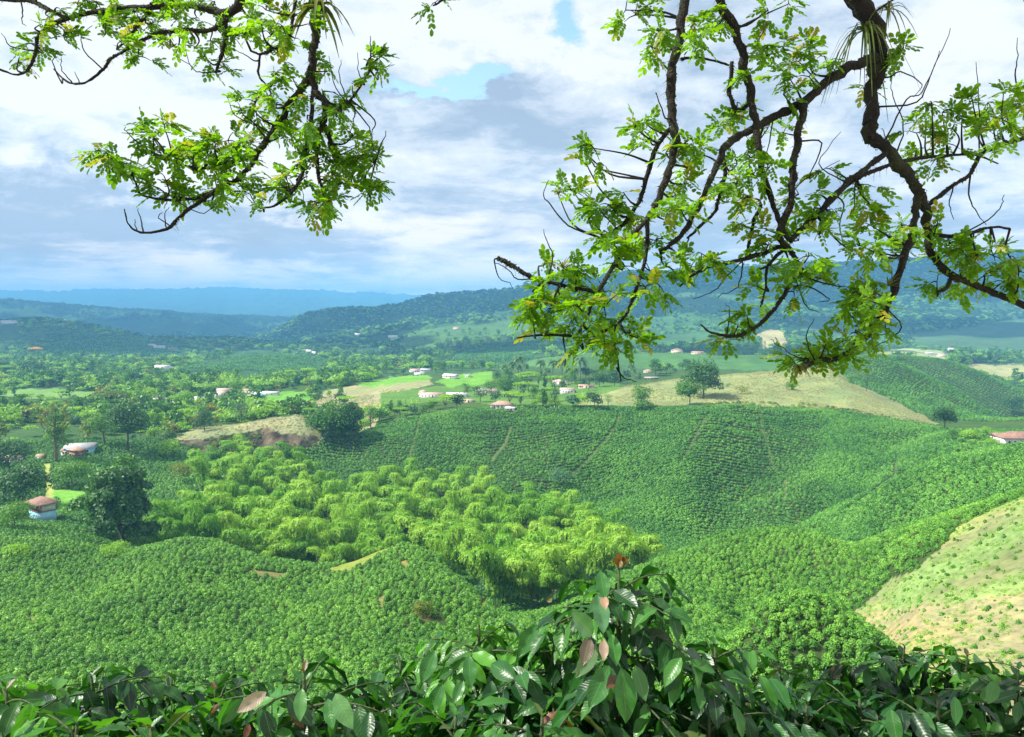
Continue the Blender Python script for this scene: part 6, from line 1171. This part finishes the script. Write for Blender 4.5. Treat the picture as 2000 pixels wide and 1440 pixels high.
bk = N(ns, 'ShaderNodeBackground', i_Strength=.15); ln.new(sky.outputs[0], bk.inputs[0]); cb = N(ns, 'ShaderNodeBackground', i_Strength=CLOUD); hb_ = M('POWER', 2.718, M('MULTIPLY', M('MAXIMUM', sp.outputs['Z'], 0.0), -12.0)); gain = N(ns, 'ShaderNodeMix', data_type='RGBA', blend_type='MULTIPLY'); gain.inputs[7].default_value = (2.5, 1.95, 1.5, 1); ln.new(hb_, gain.inputs[0]); ln.new(cr.outputs[0], gain.inputs[6]); ln.new(gain.outputs[2], cb.inputs[0])
mx = N(ns, 'ShaderNodeMixShader'); ln.new(cov, mx.inputs[0]); ln.new(bk.outputs[0], mx.inputs[1]); ln.new(cb.outputs[0], mx.inputs[2]); wo = N(ns, 'ShaderNodeOutputWorld'); ln.new(mx.outputs[0], wo.inputs[0])
L = bpy.data.lights.new('sun', 'SUN'); L.energy = SUN; L.angle = math.radians(.55); L.color = (1.0, .955, .86); so = bpy.data.objects.new('sun', L); COL.objects.link(so)
from mathutils import Vector
so.rotation_euler = Vector(tuple(sd)).to_track_quat('Z', 'Y').to_euler(); so.location = (0, 0, 60)
# clouds overhead, above the picture: they keep the mountains and parts of the middle valley in shade
M_CLD = plain('cloud', (.85, .85, .86), 1, .03, .01)
for (cx_, cy2, rx_, ry_) in [(-1250,2650,620,420),(-100,2080,420,190),(-250,4000,1000,720),(1350,4100,900,520),(2700,4200,900,500),(700,3300,420,240),(-3300,4600,1500,1300),(-1900,3500,900,500),(-1500,1850,420,160),(1500,2950,500,220),(620,1780,330,130)]:
    H_ = 2900.0; k_ = H_/sd[2]; ox, oy = cx_+sd[0]*k_, cy2+sd[1]*k_; n_ = 26; th, ph = np.meshgrid(np.linspace(0, 2*np.pi, 48, endpoint=False), np.linspace(.02, np.pi-.02, n_)); dd_ = np.stack([np.sin(ph)*np.cos(th), np.sin(ph)*np.sin(th), np.cos(ph)], -1)
    r_ = 1+1.1*fbm(dd_[..., 0]*2.3+cx_/700, dd_[..., 1]*2.3+dd_[..., 2]+cy2/500, 5); Vc = dd_*r_[..., None]*np.array([rx_, ry_, min(rx_, ry_)*.45]); Ic = np.arange(n_*48).reshape(n_, 48); J2 = np.roll(Ic, -1, 1); Fq = np.stack([Ic[1:], J2[1:], J2[:-1], Ic[:-1]], -1).reshape(-1, 4)
    oc = mesh('cloud', Vc, Fq, M_CLD, smoothf=True); oc.location = (ox, oy, H_); tag(oc, 'white cloud high over the valley', kind='structure')
if HAZE:
    m = MB(); m.box(-21200, -90, float(GZ.min())-1.5, 21200, 18600, float(max(GZ.max()+28, 60))); hz = m.build('haze', None); tag(hz, 'blue air between the viewer and the far mountains', kind='stuff')
    mm, ns2, ln2 = newmat('haze'); pv = N(ns2, 'ShaderNodeVolumePrincipled'); pv.inputs['Color'].default_value = HCOL+(1,); pv.inputs['Density'].default_value = HAZE; pv.inputs['Anisotropy'].default_value = 0.1; oo = N(ns2, 'ShaderNodeOutputMaterial'); ln2.new(pv.outputs[0], oo.inputs['Volume']); hz.data.materials.append(mm)
cam = bpy.data.cameras.new('camera'); co = bpy.data.objects.new('camera', cam); COL.objects.link(co); cam.sensor_width = 36; cam.lens = 36*F/2000; cam.clip_start = .05; cam.clip_end = 60000; co.rotation_euler = (math.pi/2-TH, 0, 0); SC.camera = co
SC.render.engine = 'CYCLES'; cy_ = SC.cycles; cy_.use_denoising = True; cy_.max_bounces = 5; cy_.diffuse_bounces = 3; cy_.glossy_bounces = 2; cy_.transmission_bounces = 3; cy_.volume_bounces = 2; cy_.transparent_max_bounces = 4; cy_.sample_clamp_indirect = 4
try: cy_.denoising_prefilter = 'NONE'; cy_.denoising_input_passes = 'RGB_ALBEDO_NORMAL'; cy_.denoiser = 'OPENIMAGEDENOISE'
except Exception: pass
SC.view_settings.view_transform = 'Standard'; SC.view_settings.look = 'None'; SC.view_settings.exposure = EXPO; SC.view_settings.gamma = 1
